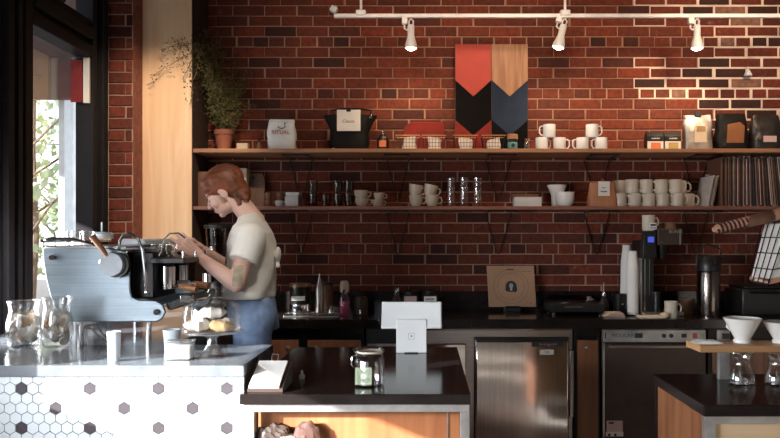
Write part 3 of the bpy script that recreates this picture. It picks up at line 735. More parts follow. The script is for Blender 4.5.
lb = MB().box(-.036,.036,-.052,-.049,.068,.158).build('label_sheet', M['paper'], t, False, loc=(0,.008,0)); marks(.045, .009, 'lettering', M['ink'], lb, (0,-.0525,.095), 4); marks(.025, .006, 'lettering', M['ink'], lb, (0,-.0525,.118), 5)
MB().tube([(-.02,-.012,.15),(0,-.016,.175),(.02,-.012,.15)], .003, 6).build('tin_tie', M['brass'], t)
# diner mugs, two rows
def diner():
    t = thing('diner_mug', '', 'mug')
    MB().lathe([(0,0),(.036,0),(.041,.008),(.0405,.04),(.042,.083),(.0405,.086),(.038,.083),(.036,.012),(0,.01)]).build('body', M['cream'], t)
    MB().tube([(.038,0,.070),(.052,0,.074),(.064,0,.060),(.065,0,.035),(.055,0,.018),(.038,0,.02)], .0055, 8).build('handle', M['cream'], t)
    return t
its = []
bot = [617,633,649,665.5,681,693]; topx = [624,640.5,657,673.5]
on = ['first','second','third','fourth','fifth','sixth']
bot = [621,635,649.5,663.5,677.5,686.5]
for i, px in enumerate((620,634.5,648.5,662.5,677)): its.append((base(px,4.80 if i<5 else 4.86,LZ),-.35,f'{on[i]} cream mug from the left in the bottom row beside the kraft bag',1))
its.append((base(688,4.86,LZ),-.1,'cream mug at the right end of the bottom row, set farther back',1))
for i, px in enumerate((632,646,661,675)): its.append((base(px,4.80,LZ+.0865),-.35,f'{on[i]} cream mug from the left in the top row of the mug stack',1))
its.append((base(620,4.88,LZ+.0865),-.35,'cream mug at the back left of the top row behind the kraft bag',1)); its.append((base(619,4.90,LZ),-.35,'cream mug at the back of the bottom row supporting the rear one',1)); its.append((base(680,4.90,LZ+.0865),-.2,'cream mug at the back right of the top row',1)); its.append((base(675,4.91,LZ),-.2,'cream mug at the back of the bottom row below the right rear one',1))
series(diner, its, 'cream diner mugs on the lower shelf')
# leaning papers and records
t = thing('grey_envelope', 'pale grey card folder leaning left of the records', 'folder', base(711,4.925,LZ)); MB().box(-.04,.04,-.006,.006,.035,.215,Matrix.Rotation(.06,3,'Y')).build('cover', M['pinklabel'], t, False, .002); MB().box(-.02,.045,-.012,-.006,.15,.156,Matrix.Rotation(.06,3,'Y')).build('strap', M['black'], t, False); MB().box(-.06,.04,-.03,.045,0,.035).build('base', M['darkwood'], t, False)
rcols = {'brown':(.16,.07,.04),'dark grey':(.05,.045,.045),'cream':(.45,.33,.24),'black':(.015,.013,.015),'dark red':(.16,.03,.025),'tan':(.30,.17,.10),'navy':(.04,.05,.09),'white':(.62,.55,.48)}
for k, c in rcols.items(): M['rec_'+k] = mat('record_'+k.replace(' ','_'), c, .6, var=.15, scale=25)
def record(x, w, lean, h, ck, lab, y=4.86, dep=.13):
    t = thing('record_sleeve', lab, 'record', (x, y, LZ), group='record sleeves on the lower shelf')
    t.rotation_euler = (0, lean, 0)
    MB().box(0,w,-dep+.008,dep-.02,0,h).build('sleeve', M['rec_'+ck], t, True, .0008)
    MB().box(w*.3,w*.7,-dep+.006,-dep+.009,.01,h-.01).build('vinyl_edge', M['black' if ck!='black' else 'pinklabel'], t, False)
record(PX(707,4.75),.009,.19,.20,'white','leftmost white sleeve leaning to the right beside the grey folder')
record(PX(709,4.75),.007,.19,.205,'black','thin black sleeve leaning right behind the leftmost white sleeve')
record(PX(710.9,4.75),.010,.19,.20,'cream','cream sleeve leaning right just before the wide brown one')
rnd = random.Random(21); x = PX(720,4.75); keys = list(rcols); cnt = {}
seq = ['brown','brown','tan','dark grey','cream','brown','black','tan','dark red','dark grey','cream','black','brown','cream','navy','dark grey','tan','black','dark red','cream','dark grey','brown','black','cream','tan','dark grey','brown','white','black','dark red','cream','dark grey','black','tan']
ords = ['first','second','third','fourth','fifth','sixth','seventh','eighth','ninth','tenth']
for i, ck in enumerate(seq):
    w_ = .034 if i == 0 else rnd.uniform(.007,.0155); lean = -.0 - max(0,(i-9))*.006
    cnt[ck] = cnt.get(ck,0)+1
    if x + w_ > PX(800,4.75): break
    lab = ('wide brown sleeve at the left end of the upright records' if i == 0 else f'{ck} record sleeve in the upright row, {ords[cnt[ck]-1]} {ck} one from the left')
    record(x, w_, lean, .318*(rnd.uniform(.96,1.0)), ck, lab)
    x += w_ + .0012 + (.318*.006 if i >= 9 else 0)

# ------------------------------------------------------------------ back counter
CZ = .93
t = thing('back_worktop', 'long black stone worktop along the brick wall', 'worktop', (0,0,CZ))
MB().box(-1.40, 2.6, 4.39, 4.99, -.055, 0).build('slab', M['stone'], t, False, .003)
struct(MB().box(-1.40,2.6,4.965,4.985,CZ+.001,CZ+.12), 'trim_4', M['stone'])
CY = 4.43
def cab(px0, px1, lab, doors, z1=CZ-.055, m='cabwood'):
    x0, x1 = PX(px0,CY), PX(px1,CY)
    t = thing('base_cabinet', lab, 'cabinet', (x0,CY,.08), group='wooden base cabinets')
    MB().box(0,x1-x0,.02,.5,-.078,z1-.08).build('body', M['blackmetal'], t, False)
    MB().box(0,x1-x0,.0,.02,z1-.12,z1-.08).box(0,.02,0,.02,0,z1-.12).box(x1-x0-.02,x1-x0,0,.02,0,z1-.12).build('face_frame', M['blackmetal'], t, False, .001)
    for a, b_ in doors:
        xa, xb = PX(a,CY)-x0, PX(b_,CY)-x0
        d = MB().box(xa,xb,-.012,.01,.02,z1-.15)
        d = d.build('door', M[m], t, False, .003)
        MB().ell(((xb-.06) if a < 290 else xa+.05,-.024,z1-.19),(.012,.012,.010)).build('knob', M['galv'], d)
cab(262,302,'narrow brown wooden base cabinet directly behind the barista',((264,299),)); cab(303,364,'wide brown wooden base cabinet left of the tablet stand',((308,361),))
cab(574,600,'slim orange wood cabinet panel between fridge and dishwasher',((577,598),),m='orwood2')
cab(708,860,'dark wooden base cabinet behind the pour-over island',((712,855),),m='darkwood')
t = thing('dark_appliance', 'dark low appliance under the worktop behind the tablet stand', 'appliance', (PX(366,CY),CY,.08)); MB().box(0,.225,.01,.5,-.078,.795).build('body', M['black'], t, False, .003); MB().box(.01,.215,-.004,.01,.55,.70).build('drawer_front', M['leather'], t, False, .002); MB().box(.01,.215,-.012,-.004,.69,.705).build('drawer_pull', M['galv'], t, False, .002)
# refrigerator
t = thing('undercounter_fridge', 'stainless steel undercounter fridge with a wide dented door', 'fridge', (PX(405,CY),CY,.06))
W0 = PX(573,CY)-PX(405,CY)
MB().box(0,W0,.012,.52,-.058,.812).build('body', M['steel'], t, False, .003)
MB().box(.0,W0-.01,-.0,.014,.800,.812).build('top_trim', M['chrome'], t, False, .002)
MB().box(.0,PX(466,CY)-PX(405,CY),-.006,.012,.10,.725).build('left_panel', M['steel_v'], t, True, .006)
dx0, dx1 = PX(475,CY)-PX(405,CY), PX(568,CY)-PX(405,CY)
d = MB().box(dx0,dx1,-.03,.01,.06,PZ(340,CY)-.06).build('door', M['steel_v'], t, True, .01)
MB().box(dx0-.006,dx1+.006,.0,.013,.05,PZ(338,CY)-.055).build('gasket', M['black'], t, True, .004)
zl = PZ(345,CY)-.06
pl = MB().box(PX(531,CY)-PX(405,CY),PX(563,CY)-PX(405,CY),-.0325,-.03,zl-.005,zl+.022).build('nameplate', M['ink'], d, False)
text('Beverage-Air', .020, 'lettering', M['steel'], t, (PX(547,CY)-PX(405,CY),-.0335,zl+.009), .0005)
MB().box(PX(539,CY)-PX(405,CY),PX(553,CY)-PX(405,CY),-.0325,-.03,zl-.052,zl-.022).build('tag', M['paper'], d, False); text('F28', .018, 'lettering', M['ink'], t, (PX(546,CY)-PX(405,CY),-.0335,zl-.037), .0005)
for x_, z_ in ((502,372),(530,371),(537,366)): MB().cyl((PX(x_,CY)-PX(405,CY),-.034,PZ(z_,CY)-.06),(PX(x_,CY)-PX(405,CY),-.03,PZ(z_,CY)-.06),.006).build('rivet', M['chrome'], d)
hg = MB().box(PX(569,CY)-PX(405,CY),PX(573,CY)-PX(405,CY),-.02,.012,.3,PZ(350,CY)-.06).build('hinge_strip', M['steel'], t, True, .003)
# dishwasher
DX = PX(602,CY); DW = PX(705,CY)-DX
t = thing('undercounter_dishwasher', 'dark undercounter dishwasher with a grey control panel', 'dishwasher', (DX,CY,.05))
MB().box(0,DW,.01,.55,-.048,.822).build('body', M['black'], t, False, .003)
p = MB().box(.0,DW,-.02,.012,.745,.818).build('control_panel', M['galv'], t, True, .004)
text('MOULAR', .032, 'lettering', M['blueink'], p, (.115,-.0212,.783), .0008); MB().box(.012,.018,-.022,-.019,.765,.80).build('marker', M['ink'], p, False)
MB().box(.185,.23,-.022,-.019,.770,.797).build('display', M['ink'], p, False)
for x_ in (.353,.395): MB().cyl((x_,-.028,.783),(x_,-.018,.783),.012).build('knob', M['ink'], p)
MB().box(.455,.485,-.022,-.019,.772,.795).build('button', M['black'], p, False); MB().box(.52,.545,-.024,-.019,.768,.798).build('red_switch', M['redink'], p, True, .002)
d = MB().box(.015,DW,-.015,.012,.02,.735).build('door', M['leather'], t, True, .004); MB().box(.03,.57,-.045,-.03,.715,.728).box(.03,.05,-.03,-.015,.715,.728).box(.55,.57,-.03,-.015,.715,.728).build('handle', M['steel'], d, True, .003)
MB().box(.0,.012,-.02,.012,.0,.74).build('side_trim', M['galv'], t, False)
n_ = MB().box(PX(606,CY)-DX,PX(622,CY)-DX,-.018,-.015,.2,PZ(420,CY)-.05).build('instruction_sheet', M['pinklabel'], d, False); MB().box(PX(608,CY)-DX,PX(613,CY)-DX,-.0192,-.018,PZ(423,CY)-.05,PZ(422,CY)-.046).build('print', M['ink'], n_, False)
for k in range(2): MB().cyl((PX(608.5+k*6,CY)-DX,-.0195,PZ(434,CY)-.05),(PX(608.5+k*6,CY)-DX,-.018,PZ(434,CY)-.05),.008).build('pictogram', M['ink'], n_)
MB().box(PX(605,CY)-DX,PX(622.5,CY)-DX,-.0186,-.0178,.2,PZ(431,CY)-.05).build('foot_band', M['paper'], n_, False)

# ------------------------------------------------------------------ things on the back counter
t = thing('coffee_grinder', 'dark coffee grinder with a glass hopper, behind the barista arms', 'grinder', base(219,4.6,CZ))
MB().lathe([(0,0),(.085,0),(.088,.01),(.088,.06),(.07,.08),(.065,.24),(.07,.26),(.07,.29),(0,.29)]).build('body', M['blackmetal'], t)
MB().lathe([(.038,.29),(.075,.40),(.085,.53),(.082,.53),(.072,.40),(.035,.295)]).build('hopper', M['glassdark'], t); MB().lathe([(0,.525),(.09,.525),(.09,.545),(.05,.555),(0,.555)]).build('lid', M['black'], t)
MB().cyl((-.015,-.095,.42),(.02,-.085,.22+.05),.018).build('chute', M['chrome'], t); MB().lathe([(0,0),(.03,0),(.03,.05),(0,.05)],(-.04,-.10,.21)).build('dosing_cup', M['chrome'], t)
MB().cyl((-.06,-.09,.12),(-.13,-.11,.11),.011).build('fork', M['chrome'], t)
t = thing('blender_jar', 'dark lidded canister with a white label and shiny lower half', 'canister', base(300,4.62,CZ+.008))
MB().lathe([(0,0),(.055,0),(.060,.01),(.062,.11),(.058,.15),(.06,.165),(0,.165)]).build('body', M['blackmetal'], t); MB().lathe([(.0612,.0),(.0625,.005),(.0635,.05),(.0627,.06)],n=32).build('base_sleeve', M['chrome'], t)
MB().box(-.04,.04,-.0645,-.061,.085,.112).build('label_strip', M['paper'], t, False); MB().lathe([(0,.165),(.064,.165),(.064,.185),(0,.19)]).build('lid', M['amber'], t)
t = thing('steel_bottle', 'slim tall steel siphon bottle with pointed nozzle', 'bottle', base(319.5,4.60,CZ+.02)); MB().lathe([(0,0),(.024,0),(.025,.01),(.025,.14),(.017,.165),(.010,.19),(.009,.205),(0,.205)]).build('body', M['steel'], t); MB().cyl((0,0,.2),(0,0,.235),.005,.003).build('nozzle', M['chrome'], t); MB().tube([(0,0,.198),(.02,-.01,.195),(.03,-.015,.16)],.003,6).build('lever', M['chrome'], t)
t = thing('brown_cylinder', 'brown paper wrapped cylinder behind the slim steel bottle', 'canister', base(327,4.72,CZ+.012)); MB().lathe([(0,0),(.036,0),(.036,.165),(0,.165)]).build('body', M['amber'], t); MB().lathe([(0,.165),(.037,.165),(.037,.18),(0,.182)]).build('lid', M['leather'], t)
t = thing('bar_tray', 'low steel bar tray under the canister and bottle', 'tray', base(313,4.6,CZ)); MB().box(-.165,.165,-.08,.08,0,.006).build('base', M['steel'], t, False, .002); MB().tube([(-.165,-.08,.012),(.165,-.08,.012),(.165,.08,.012),(-.165,.08,.012)],.005,6,True).build('rim', M['chrome'], t)
t = thing('shaker_cap', 'small upright chrome cone beside the slim steel bottle', 'shaker', base(331,4.55,CZ+.008)); MB().lathe([(0,0),(.014,0),(.016,.02),(.006,.045),(0,.048)]).build('body', M['chrome'], t); MB().ell((0,0,.05),(.004,.004,.004)).build('knob', M['chrome'], t)
t = thing('syrup_pump_bottle', 'pump bottle with pink liquid and pale cap on back counter', 'bottle', base(344.5,4.62,CZ)); MB().lathe([(0,0),(.030,0),(.031,.005),(.031,.08),(.031,.085),(0,.085)]).build('liquid', M['pink'], t)
MB().lathe([(.0315,.0),(.033,.005),(.033,.10),(.02,.13),(.018,.14),(.016,.14),(.0185,.13),(.0318,.10)]).build('bottle_wall', M['glass'], t); MB().lathe([(0,.14),(.026,.14),(.028,.17),(.024,.20),(.018,.208),(0,.208)]).build('cap', M['cream'], t); MB().tube([(0,0,.14),(0,-.03,.15),(0,-.036,.13)],.008,8).build('spout', M['chrome'], t)
t = thing('dark_jar', 'dark jar with a chrome tap right of the pink bottle', 'jar', base(361,4.66,CZ)); MB().lathe([(0,0),(.042,0),(.044,.01),(.042,.09),(.035,.11),(0,.11)]).build('body', M['leather'], t); MB().tube([(0,-.045,.03),(0,-.06,.03),(0,-.062,.01)],.006,8).build('tap', M['chrome'], t)
t = thing('carafe', 'ribbed clear glass carafe behind the top of the tablet', 'carafe', base(397,4.68,CZ)); MB().lathe([(0,0),(.042,0),(.045,.01),(.045,.07),(.020,.12),(.016,.15),(.020,.165),(.018,.165),(.013,.15),(.017,.12),(.042,.07),(.042,.012),(0,.008)],n=20).build('body', M['glass'], t); MB().lathe([(0,.004),(.040,.01),(.041,.05),(0,.05)]).build('water', M['glassdark'], t)
for px, m, lab in ((410.5,'pinklabel','dark glass jar with a plain beige label behind the tablet'),(430,'paper','dark glass jar with a printed cream label behind the tablet')):
    t = thing('storage_jar', lab, 'jar', base(px,4.70,CZ), group='labelled jars behind the tablet')
    MB().lathe([(0,0),(.046,0),(.048,.01),(.048,.105),(.040,.125),(0,.125)]).build('body', M['black'], t); MB().lathe([(0,.125),(.045,.125),(.045,.14),(.01,.145),(.012,.155),(0,.158)]).build('lid', M['blackmetal'], t)
    l = MB().box(-.038,.038,-.052,-.048,.060,.112).build('label_sheet', M[m], t, False)
    if m == 'paper': marks(.05, .010, 'lettering', M['ink'], l, (0,-.0525,.095), 6); marks(.05, .007, 'lettering', M['ink'], l, (0,-.0525,.078), 7)
t = thing('saucer_stack', 'small stack of white saucers just behind the tablet', 'saucers', base(426,4.5,CZ)); 
for k in range(3): MB().lathe([(0,0),(.03,0),(.052,.008),(.052,.010),(.03,.004),(0,.003)],(0,0,.008+k*.006 if k else 0)).build('saucer', M['white'], t)
# record sleeve on stand
t = thing('displayed_record', 'tan record sleeve with a black portrait roundel on back counter', 'record', base(512,4.86,CZ+.028), rx=-.10)
MB().prism([(-.148,0),(.155,0),(.143,.262),(-.160,.262)], -.003, .003).build('sleeve', mat('sleeve_card',(.42,.24,.14),.7,var=.12,scale=6), t, False, .001)
for r_ in (.11,.085): MB().tube([(-.005+r_*math.cos(a),-.0035,.13+r_*math.sin(a)) for a in [2*PI*i/48 for i in range(48)]],.0008,4,True).build('printed_ring', M['amber'], t)
MB().cyl((-.005,-.0055,.13),(-.005,-.003,.13),.036).ell((-.028,-.005,.115),(.014,.001,.018)).ell((.020,-.005,.113),(.014,.001,.020)).build('roundel', M['ink'], t)
MB().ell((-.004,-.006,.135),(.013,.001,.016)).ell((-.004,-.006,.112),(.008,.001,.010)).build('pale_figure', M['galv'], t)
marks(.045, .012, 'title', M['ink'], t, (-.01,-.0040,.238), 8); marks(.06, .006, 'handwriting', M['amber'], t, (.095,-.0040,.225), 9); MB().box(.115,.124,-.005,-.003,.018,.027).build('stamp', M['redink'], t, False)
t = thing('record_stand', 'small black stand holding the tan record sleeve', 'stand', base(512,4.86,CZ)); MB().box(-.05,.05,-.035,.04,0,.026).build('base', M['black'], t, False, .002); MB().box(-.045,.045,-.035,-.028,.026,.036).build('lip', M['blackmetal'], t, False)
t = thing('record_player', 'low black record player with small feet beside the tan sleeve', 'record player', base(574,4.72,CZ)); MB().box(-.165,.165,-.12,.16,.018,.07).build('plinth', M['black'], t, True, .004)
for sx in (-1,1):
    for sy in (-1,1): MB().lathe([(0,0),(.012,0),(.014,.01),(.010,.018),(0,.018)],(sx*.14,sy*.10,0)).build('foot', M['chrome'], t)
MB().cyl((-.03,.02,.07),(-.03,.02,.078),.11,n=36).build('platter', M['blackmetal'], t); MB().tube([(.12,.12,.085),(.12,.0,.088),(.07,-.05,.084)],.004,6).cyl((.12,.12,.07),(.12,.12,.095),.015).build('tonearm', M['galv'], t)
MB().box(-.16,.16,.10,.155,.08,.105).build('dust_cover', M['glassdark'], t, True, .003); MB().box(-.08,.03,-.1225,-.12,.05,.053).build('trim_strip', M['brass'], t, False)
# small dark bottle and paper things
t = thing('sauce_bottle', 'dark bottle with thin steel spout left of the paper cups', 'bottle', base(603.5,4.66,CZ)); MB().lathe([(0,0),(.030,0),(.031,.01),(.030,.07),(.014,.10),(.012,.115),(0,.115)]).build('body', M['black'], t); MB().lathe([(0,.113),(.013,.113),(.013,.13),(.004,.14),(.004,.19),(.006,.195),(0,.198)]).build('spout', M['chrome'], t)
t = thing('napkin_pile', 'flat pile of cream napkins in front of the paper cups', 'napkins', base(613.5,4.52,CZ))
for k in range(4): MB().box(-.06+.006*k,.06-.004*k,-.05,.05,.002+k*.007,.007+k*.007).build('napkin', M['creampaper'] if k%2 else M['pinklabel'], t, True, .002)
def pcup():
    t = thing('paper_cup', '', 'paper cup')
    MB().lathe([(0,.004),(.028,.004),(.029,0),(.0425,.108),(.044,.110),(.0425,.113),(.041,.110),(.028,.008),(0,.008)],n=24).build('body', M['paper'], t)
    return t
its = []
for k in range(22): its.append((base(639.0-12*.0,4.6,CZ+.018+.011*k if False else CZ+.004+.0115*k),0,f'inverted white paper cup number {k+1} from the bottom of the front right stack',1))
pc = pcup(); pc.location = base(0,4.6,0)
pcs = []
def cupstack(px, Y, z0, n, lab, lean, ztop=None):
    for k in range(n):
        z = z0 + k*.0125; x = PX(px,Y) + lean*k*.0125
        lb = f'{lab}, ' + ('bottom cup' if k == 0 else 'top cup' if k == n-1 else f'{["second","third","fourth","fifth","sixth","seventh","eighth","ninth","tenth","eleventh","twelfth","thirteenth","fourteenth","fifteenth","sixteenth","seventeenth","eighteenth","nineteenth","twentieth","twenty-first","twenty-second","twenty-third","twenty-fourth"][min(k-1,22)]} cup from the bottom')
        if not pcs: o = pc; o.location = (x,Y,z); o['label'] = lb
        else: o = dup(pc, (x,Y,z), 0, lb)
        o.rotation_euler = (PI,lean,0); o.location.z = z + .113; o['group'] = 'nested white paper cups'; o.scale = (.82,.82,.95)
        pcs.append(o)
cupstack(632.8, 4.60, CZ+.001, 23, 'white paper cup in the front stack by the coffee brewer', 0.0)
cupstack(625.5, 4.68, CZ+.024, 24, 'white paper cup in the taller rear stack by the brewer', .02)
t = thing('cup_holder', 'dark openwork holder in front of the rear paper cup stack', 'holder', base(619.5,4.62,CZ)); b = MB().lathe([(0,0),(.034,0),(.035,.004),(.042,.13),(.040,.13),(.033,.008),(0,.006)],n=20); b.build('body', M['blackmetal'], t); MB().ell((.005,-.044,.07),(.006,.004,.006)).build('stud', M['chrome'], t)
o = MB().box(-.045,.045,-.05,.05,0,.022).build('riser_block', M['black'], loc=(PX(625.5,4.68),4.74,CZ)); tag(o, 'small black block under the taller rear paper cup stack', 'block'); 
for q in pcs[23:]: q.location.y = 4.74; q.location.x = PX(625.5,4.74) + .02*(q.location.z-CZ)
o.location.x = PX(625.5,4.74)
# coffee brewer with grinder head
t = thing('coffee_brewer', 'tall black and steel coffee brewer with a blue display', 'coffee machine', base(651,4.68,CZ))
MB().box(-.075,-.0,-.06,.16,0,.455).build('column', M['black'], t, True, .004); MB().box(-.082,-.074,-.07,.16,0,.345).build('side_trim', M['galv'], t, True, .002)
MB().box(-.075,.17,-.10,.16,0,.022).build('base', M['steel'], t, True, .004); MB().box(-.075,-.0,-.10,-.06,.34,.51).build('display_housing', M['black'], t, True, .004)
MB().box(-.048,-.012,-.103,-.099,.442,.476).build('display', M['bluelcd'], t, False)
hd = MB().box(.012,.165,-.09,.12,.425,.525).build('grinder_head', M['leather'], t, True, .006); text('BUNN', .028, 'lettering', M['galv'], hd, (.12,-.0915,.505), .0006); MB().box(.145,.152,-.092,-.09,.428,.52).build('edge_trim', M['galv'], hd, False)
MB().cyl((.06,-.02,.34),(.06,-.02,.425),.022,.03).build('spout', M['blackmetal'], t); MB().cyl((.035,-.094,.44),(.035,-.088,.44),.006).build('screw', M['chrome'], hd)
MB().lathe([(0,.525),(.045,.525),(.04,.56),(0,.56)],(.115,.02,0)).build('hopper', M['amber'], t)
MB().box(-.06,-.052,-.066,-.06,.03,.34).box(-.03,-.026,-.066,-.06,.12,.34).build('sight_gauge', M['chrome'], t)
MB().lathe([(0,0),(.022,0),(.022,.12),(0,.12)],(.01,-.075,.022)).build('filter_canister', M['black'], t)
def bigmug(m):
    t = thing('stoneware_mug', '', 'mug')
    MB().lathe([(0,0),(.032,0),(.038,.01),(.037,.08),(.039,.095),(.036,.094),(.033,.012),(0,.01)]).build('body', M[m], t)
    MB().tube([(.035,0,.075),(.05,0,.08),(.060,0,.062),(.057,0,.035),(.035,0,.025)], .005, 8).build('handle', M[m], t)
    return t
t = bigmug('cream'); t.location = (PX(648.5,4.62),4.62,CZ+.511); t['label'] = 'cream mug with dark printed squares on top of the brewer'; MB().box(-.005,.037,-.041,-.034,.008,.048).build('print', M['paper'], t, False); MB().box(.0,.032,-.042,-.041,.030,.040).box(.0,.008,-.042,-.041,.014,.022).box(.012,.02,-.042,-.041,.014,.022).box(.024,.032,-.042,-.041,.014,.022).build('printed_squares', M['ink'], t, False)
t = bigmug('cream'); t.location = (PX(671,4.50),4.50,CZ); t['label'] = 'cream mug standing on the counter before the brewer, handle to right'
t = bigmug('amber'); t.location = (PX(688,4.72),4.72,CZ); t['label'] = 'brown mug in shadow between the cream mug and steel airpot'
t = thing('folded_towel', 'folded cream cloth lying in front of the coffee brewer', 'cloth', base(652,4.45,CZ)); MB().box(-.085,.075,-.035,.035,.0,.018).build('fold', M['creampaper'], t, True, .007); MB().ell((.07,-.005,.018),(.028,.025,.018)).build('crumpled_end', M['creampaper'], t)
t = thing('airpot', 'tall steel airpot flask with a black pump top', 'flask', base(708.5,4.60,CZ)); MB().lathe([(0,0),(.066,0),(.068,.01),(.068,.255),(.064,.27),(0,.27)],n=36).build('body', M['steeldark'], t)
MB().lathe([(0,.27),(.070,.27),(.072,.29),(.068,.33),(.05,.36),(.03,.365),(0,.365)]).build('pump_top', M['black'], t); MB().tube([(0,-.05,.33),(0,-.10,.335),(0,-.11,.31)],.012,8).build('spout', M['black'], t); MB().tube([(-.07,0,.30),(-.075,0,.40),(0,0,.43),(.075,0,.40),(.07,0,.30)],.006,8).build('carry_handle', M['black'], t)
t = thing('counter_equipment', 'dark boxy appliance in shadow right of the steel airpot', 'appliance', base(752,4.7,CZ)); MB().box(-.11,.2,-.12,.16,0,.16).build('body', M['black'], t, True, .01); MB().box(-.09,.18,-.1,.14,.16,.18).build('lid', M['blackmetal'], t, True, .006); MB().tube([(-.06,-.12,.14),(-.06,-.15,.14),(.1,-.15,.14),(.1,-.12,.14)],.006,6).build('handle', M['blackmetal'], t)

# ------------------------------------------------------------------ front bar with hexagon tiles
BZ, BY, BX1 = .98, 2.54, -.60
t = thing('bar_counter', 'front bar counter faced in white hexagon tiles with dark dots', 'counter', (0,0,0))
MB().box(-1.86, BX1, BY-.012, 3.02, BZ-.038, BZ).box(-1.86,-1.0,3.02,4.30,BZ-.038,BZ).build('worktop', M['barstone'], t, False, .003)
MB().box(-1.86, BX1+.012-.014, BY+.018, 3.0, 0, BZ-.038).box(-1.86,-1.02,3.0,4.28,0,BZ-.038).build('carcass', M['leather'], t, False)
MB().box(-1.86, BX1-.004, BY+.006, BY+.018, .0, BZ-.038).build('grout', M['grout'], t, False)
hexw = MB(); hexb = MB()
R = 17.6/300*.5*1.0*1.13; 
dxh = 11.42/300; dzh = dxh*math.sqrt(3)/2; 
# pointy-top hexagons: spacing dx, rows dz
xr0 = PX(21.3,BY); zr0 = PZ(388.6,BY)
for j in range(-30, 4):
    for i in range(-12, 26):
        # rows run downward from the reference black tile
        x = xr0 + i*dxh + (dxh/2 if j % 2 else 0); z = zr0 + j*dzh
        if x < -1.86 or x > BX1+dxh*.5 or z > BZ-.04+.03 or z < 0: continue
        rr = dxh/math.sqrt(3)*.94
        poly = [(x+rr*math.sin(PI/3*k), z+rr*math.cos(PI/3*k)) for k in range(6)]
        poly = [(min(max(a,-1.858),BX1-.004), min(b_,BZ-.04)) for a, b_ in poly]
        # black dots: pattern repeats 4 tiles across, 4 rows down; staggered
        isb = ((j % 4 == 0 and i % 6 == 0) or (j % 4 == 2 and i % 6 == 3)) 
        tgt = hexw.m(1 if isb else 0)
        zs_ = [b_ for a, b_ in poly]
        if max(zs_)-min(zs_) < .008: continue
        try: tgt.prism(poly, BY+.0005, BY+.007)
        except Exception: pass
hexw.build('hexagon_tiles', [M['tile'], M['tileblack']], t, False)

# ------------------------------------------------------------------ centre island
IZ, IY0, IY1, IX0, IX1 = .90, 2.455, 3.50, -.598, .148
t = thing('centre_island', 'centre service island with black top, steel frame and wood panel', 'counter', (0,0,0))
MB().box(IX0, IX1, IY0, IY1, IZ-.034, IZ).build('worktop', M['stone'], t, False, .003)
fr = MB().box(IX0+.012,IX1-.004,IY0+.012,IY0+.045,IZ-.060,IZ-.034).box(IX0+.012,IX0+.045,IY0+.012,IY0+.045,0,IZ-.06).box(IX1-.034,IX1-.004,IY0+.012,IY0+.045,0,IZ-.06)
fr.box(IX0+.012,IX0+.045,IY1-.05,IY1-.02,0,IZ-.06).box(IX1-.034,IX1-.004,IY1-.05,IY1-.02,0,IZ-.06).box(IX0+.012,IX1-.004,IY1-.05,IY1-.02,IZ-.06,IZ-.034).box(IX1-.034,IX1-.004,IY0+.045,IY1-.05,IZ-.06,IZ-.034)
fr.build('steel_frame', M['galv'], t, False, .001)
MB().box(IX0+.045,IX1-.034,IY0+.075,IY0+.095,.1,IZ-.034).build('front_panel', M['orwood'], t, False)
MB().box(IX1-.03,IX1-.012,IY0+.045,IY1-.05,.1,IZ-.06).build('side_panel', M['darkwood'], t, False); MB().box(IX0+.015,IX0+.03,IY0+.095,IY1-.05,.1,IZ-.06).build('side_panel', M['darkwood'], t, False)
sb = MB().box(IX0+.046,IX1-.035,IY0+.020,IY0+.074,.655,.67).build('ledge', M['palewood'], t, False)
MB().box(IX1-.075,IX1-.071,IY0+.070,IY0+.075,.67,IZ-.035).build('conduit', M['galv'], t, False)
# crumpled paper and cloth on the ledge
def crumple(name, lab, cat, m, c, r, seed):
    b = MB().ell((0,0,r[2]*.95), r, n=22, k=14)
    for v in b.b.verts:
        n_ = noise.noise(v.co*38+Vector((seed,0,0)))*.5 + noise.noise(v.co*80+Vector((0,seed,0)))*.3
        v.co += v.co.normalized()*n_*.022 if v.co.length > 0 else v.co
        v.co.y = max(-.025, min(.025, v.co.y)); v.co.z = max(0, v.co.z)
    o = b.build(name, m, loc=c, smooth=False); tag(o, lab, cat); return o
yb = IY0+.047
crumple('brown_bag', 'crumpled dark brown paper bag on the island ledge, left end', 'bag', M['leather'], (PX(277,yb)-.01,yb,.67),(.075,.025,.062),3)
crumple('brown_bag', 'crumpled dark reddish paper bag on the ledge, beside the white napkin', 'bag', M['rustbag'], (PX(308,yb),yb,.67),(.050,.022,.068),8)
crumple('napkin', 'crumpled white napkin among the brown bags on the ledge', 'napkin', M['paper'], (PX(289,yb-.025),yb-.020,.67),(.045,.012,.046),14)
# receipt tray
t = thing('receipt_tray', 'tilted dark tray holding white paper slips at the island corner', 'tray', (-.520,2.50,IZ))
MB().prismx([(-.02,0),(.16,0),(.16,.075),(-.02,.012)], -.058, .058).build('block', M['leather'], t, False, .002)
MB().box(-.056,.044,-.02,.155,-.002,.006).build('paper_pile', M['paper'], t, False, .001)
for ch in t.children:
    if ch.name.startswith('paper_pile'): ch.rotation_euler = (math.radians(19.3),0,0); ch.location = (0,.004,.0205)
MB().tube([(-.01,.14,.078),(-.01,.15,.098),(.012,.15,.098),(.012,.14,.078)],.003,6).build('bulldog_clip', M['chrome'], t)
t = thing('tiny_dish', 'tiny white shaker standing in the strip of sunlight on island', 'shaker', (PX(302,2.72),2.72,IZ)); MB().lathe([(0,0),(.010,0),(.011,.012),(.006,.018),(0,.018)]).build('body', M['white'], t); MB().ell((0,0,.024),(.005,.005,.008)).build('stopper', M['white'], t)
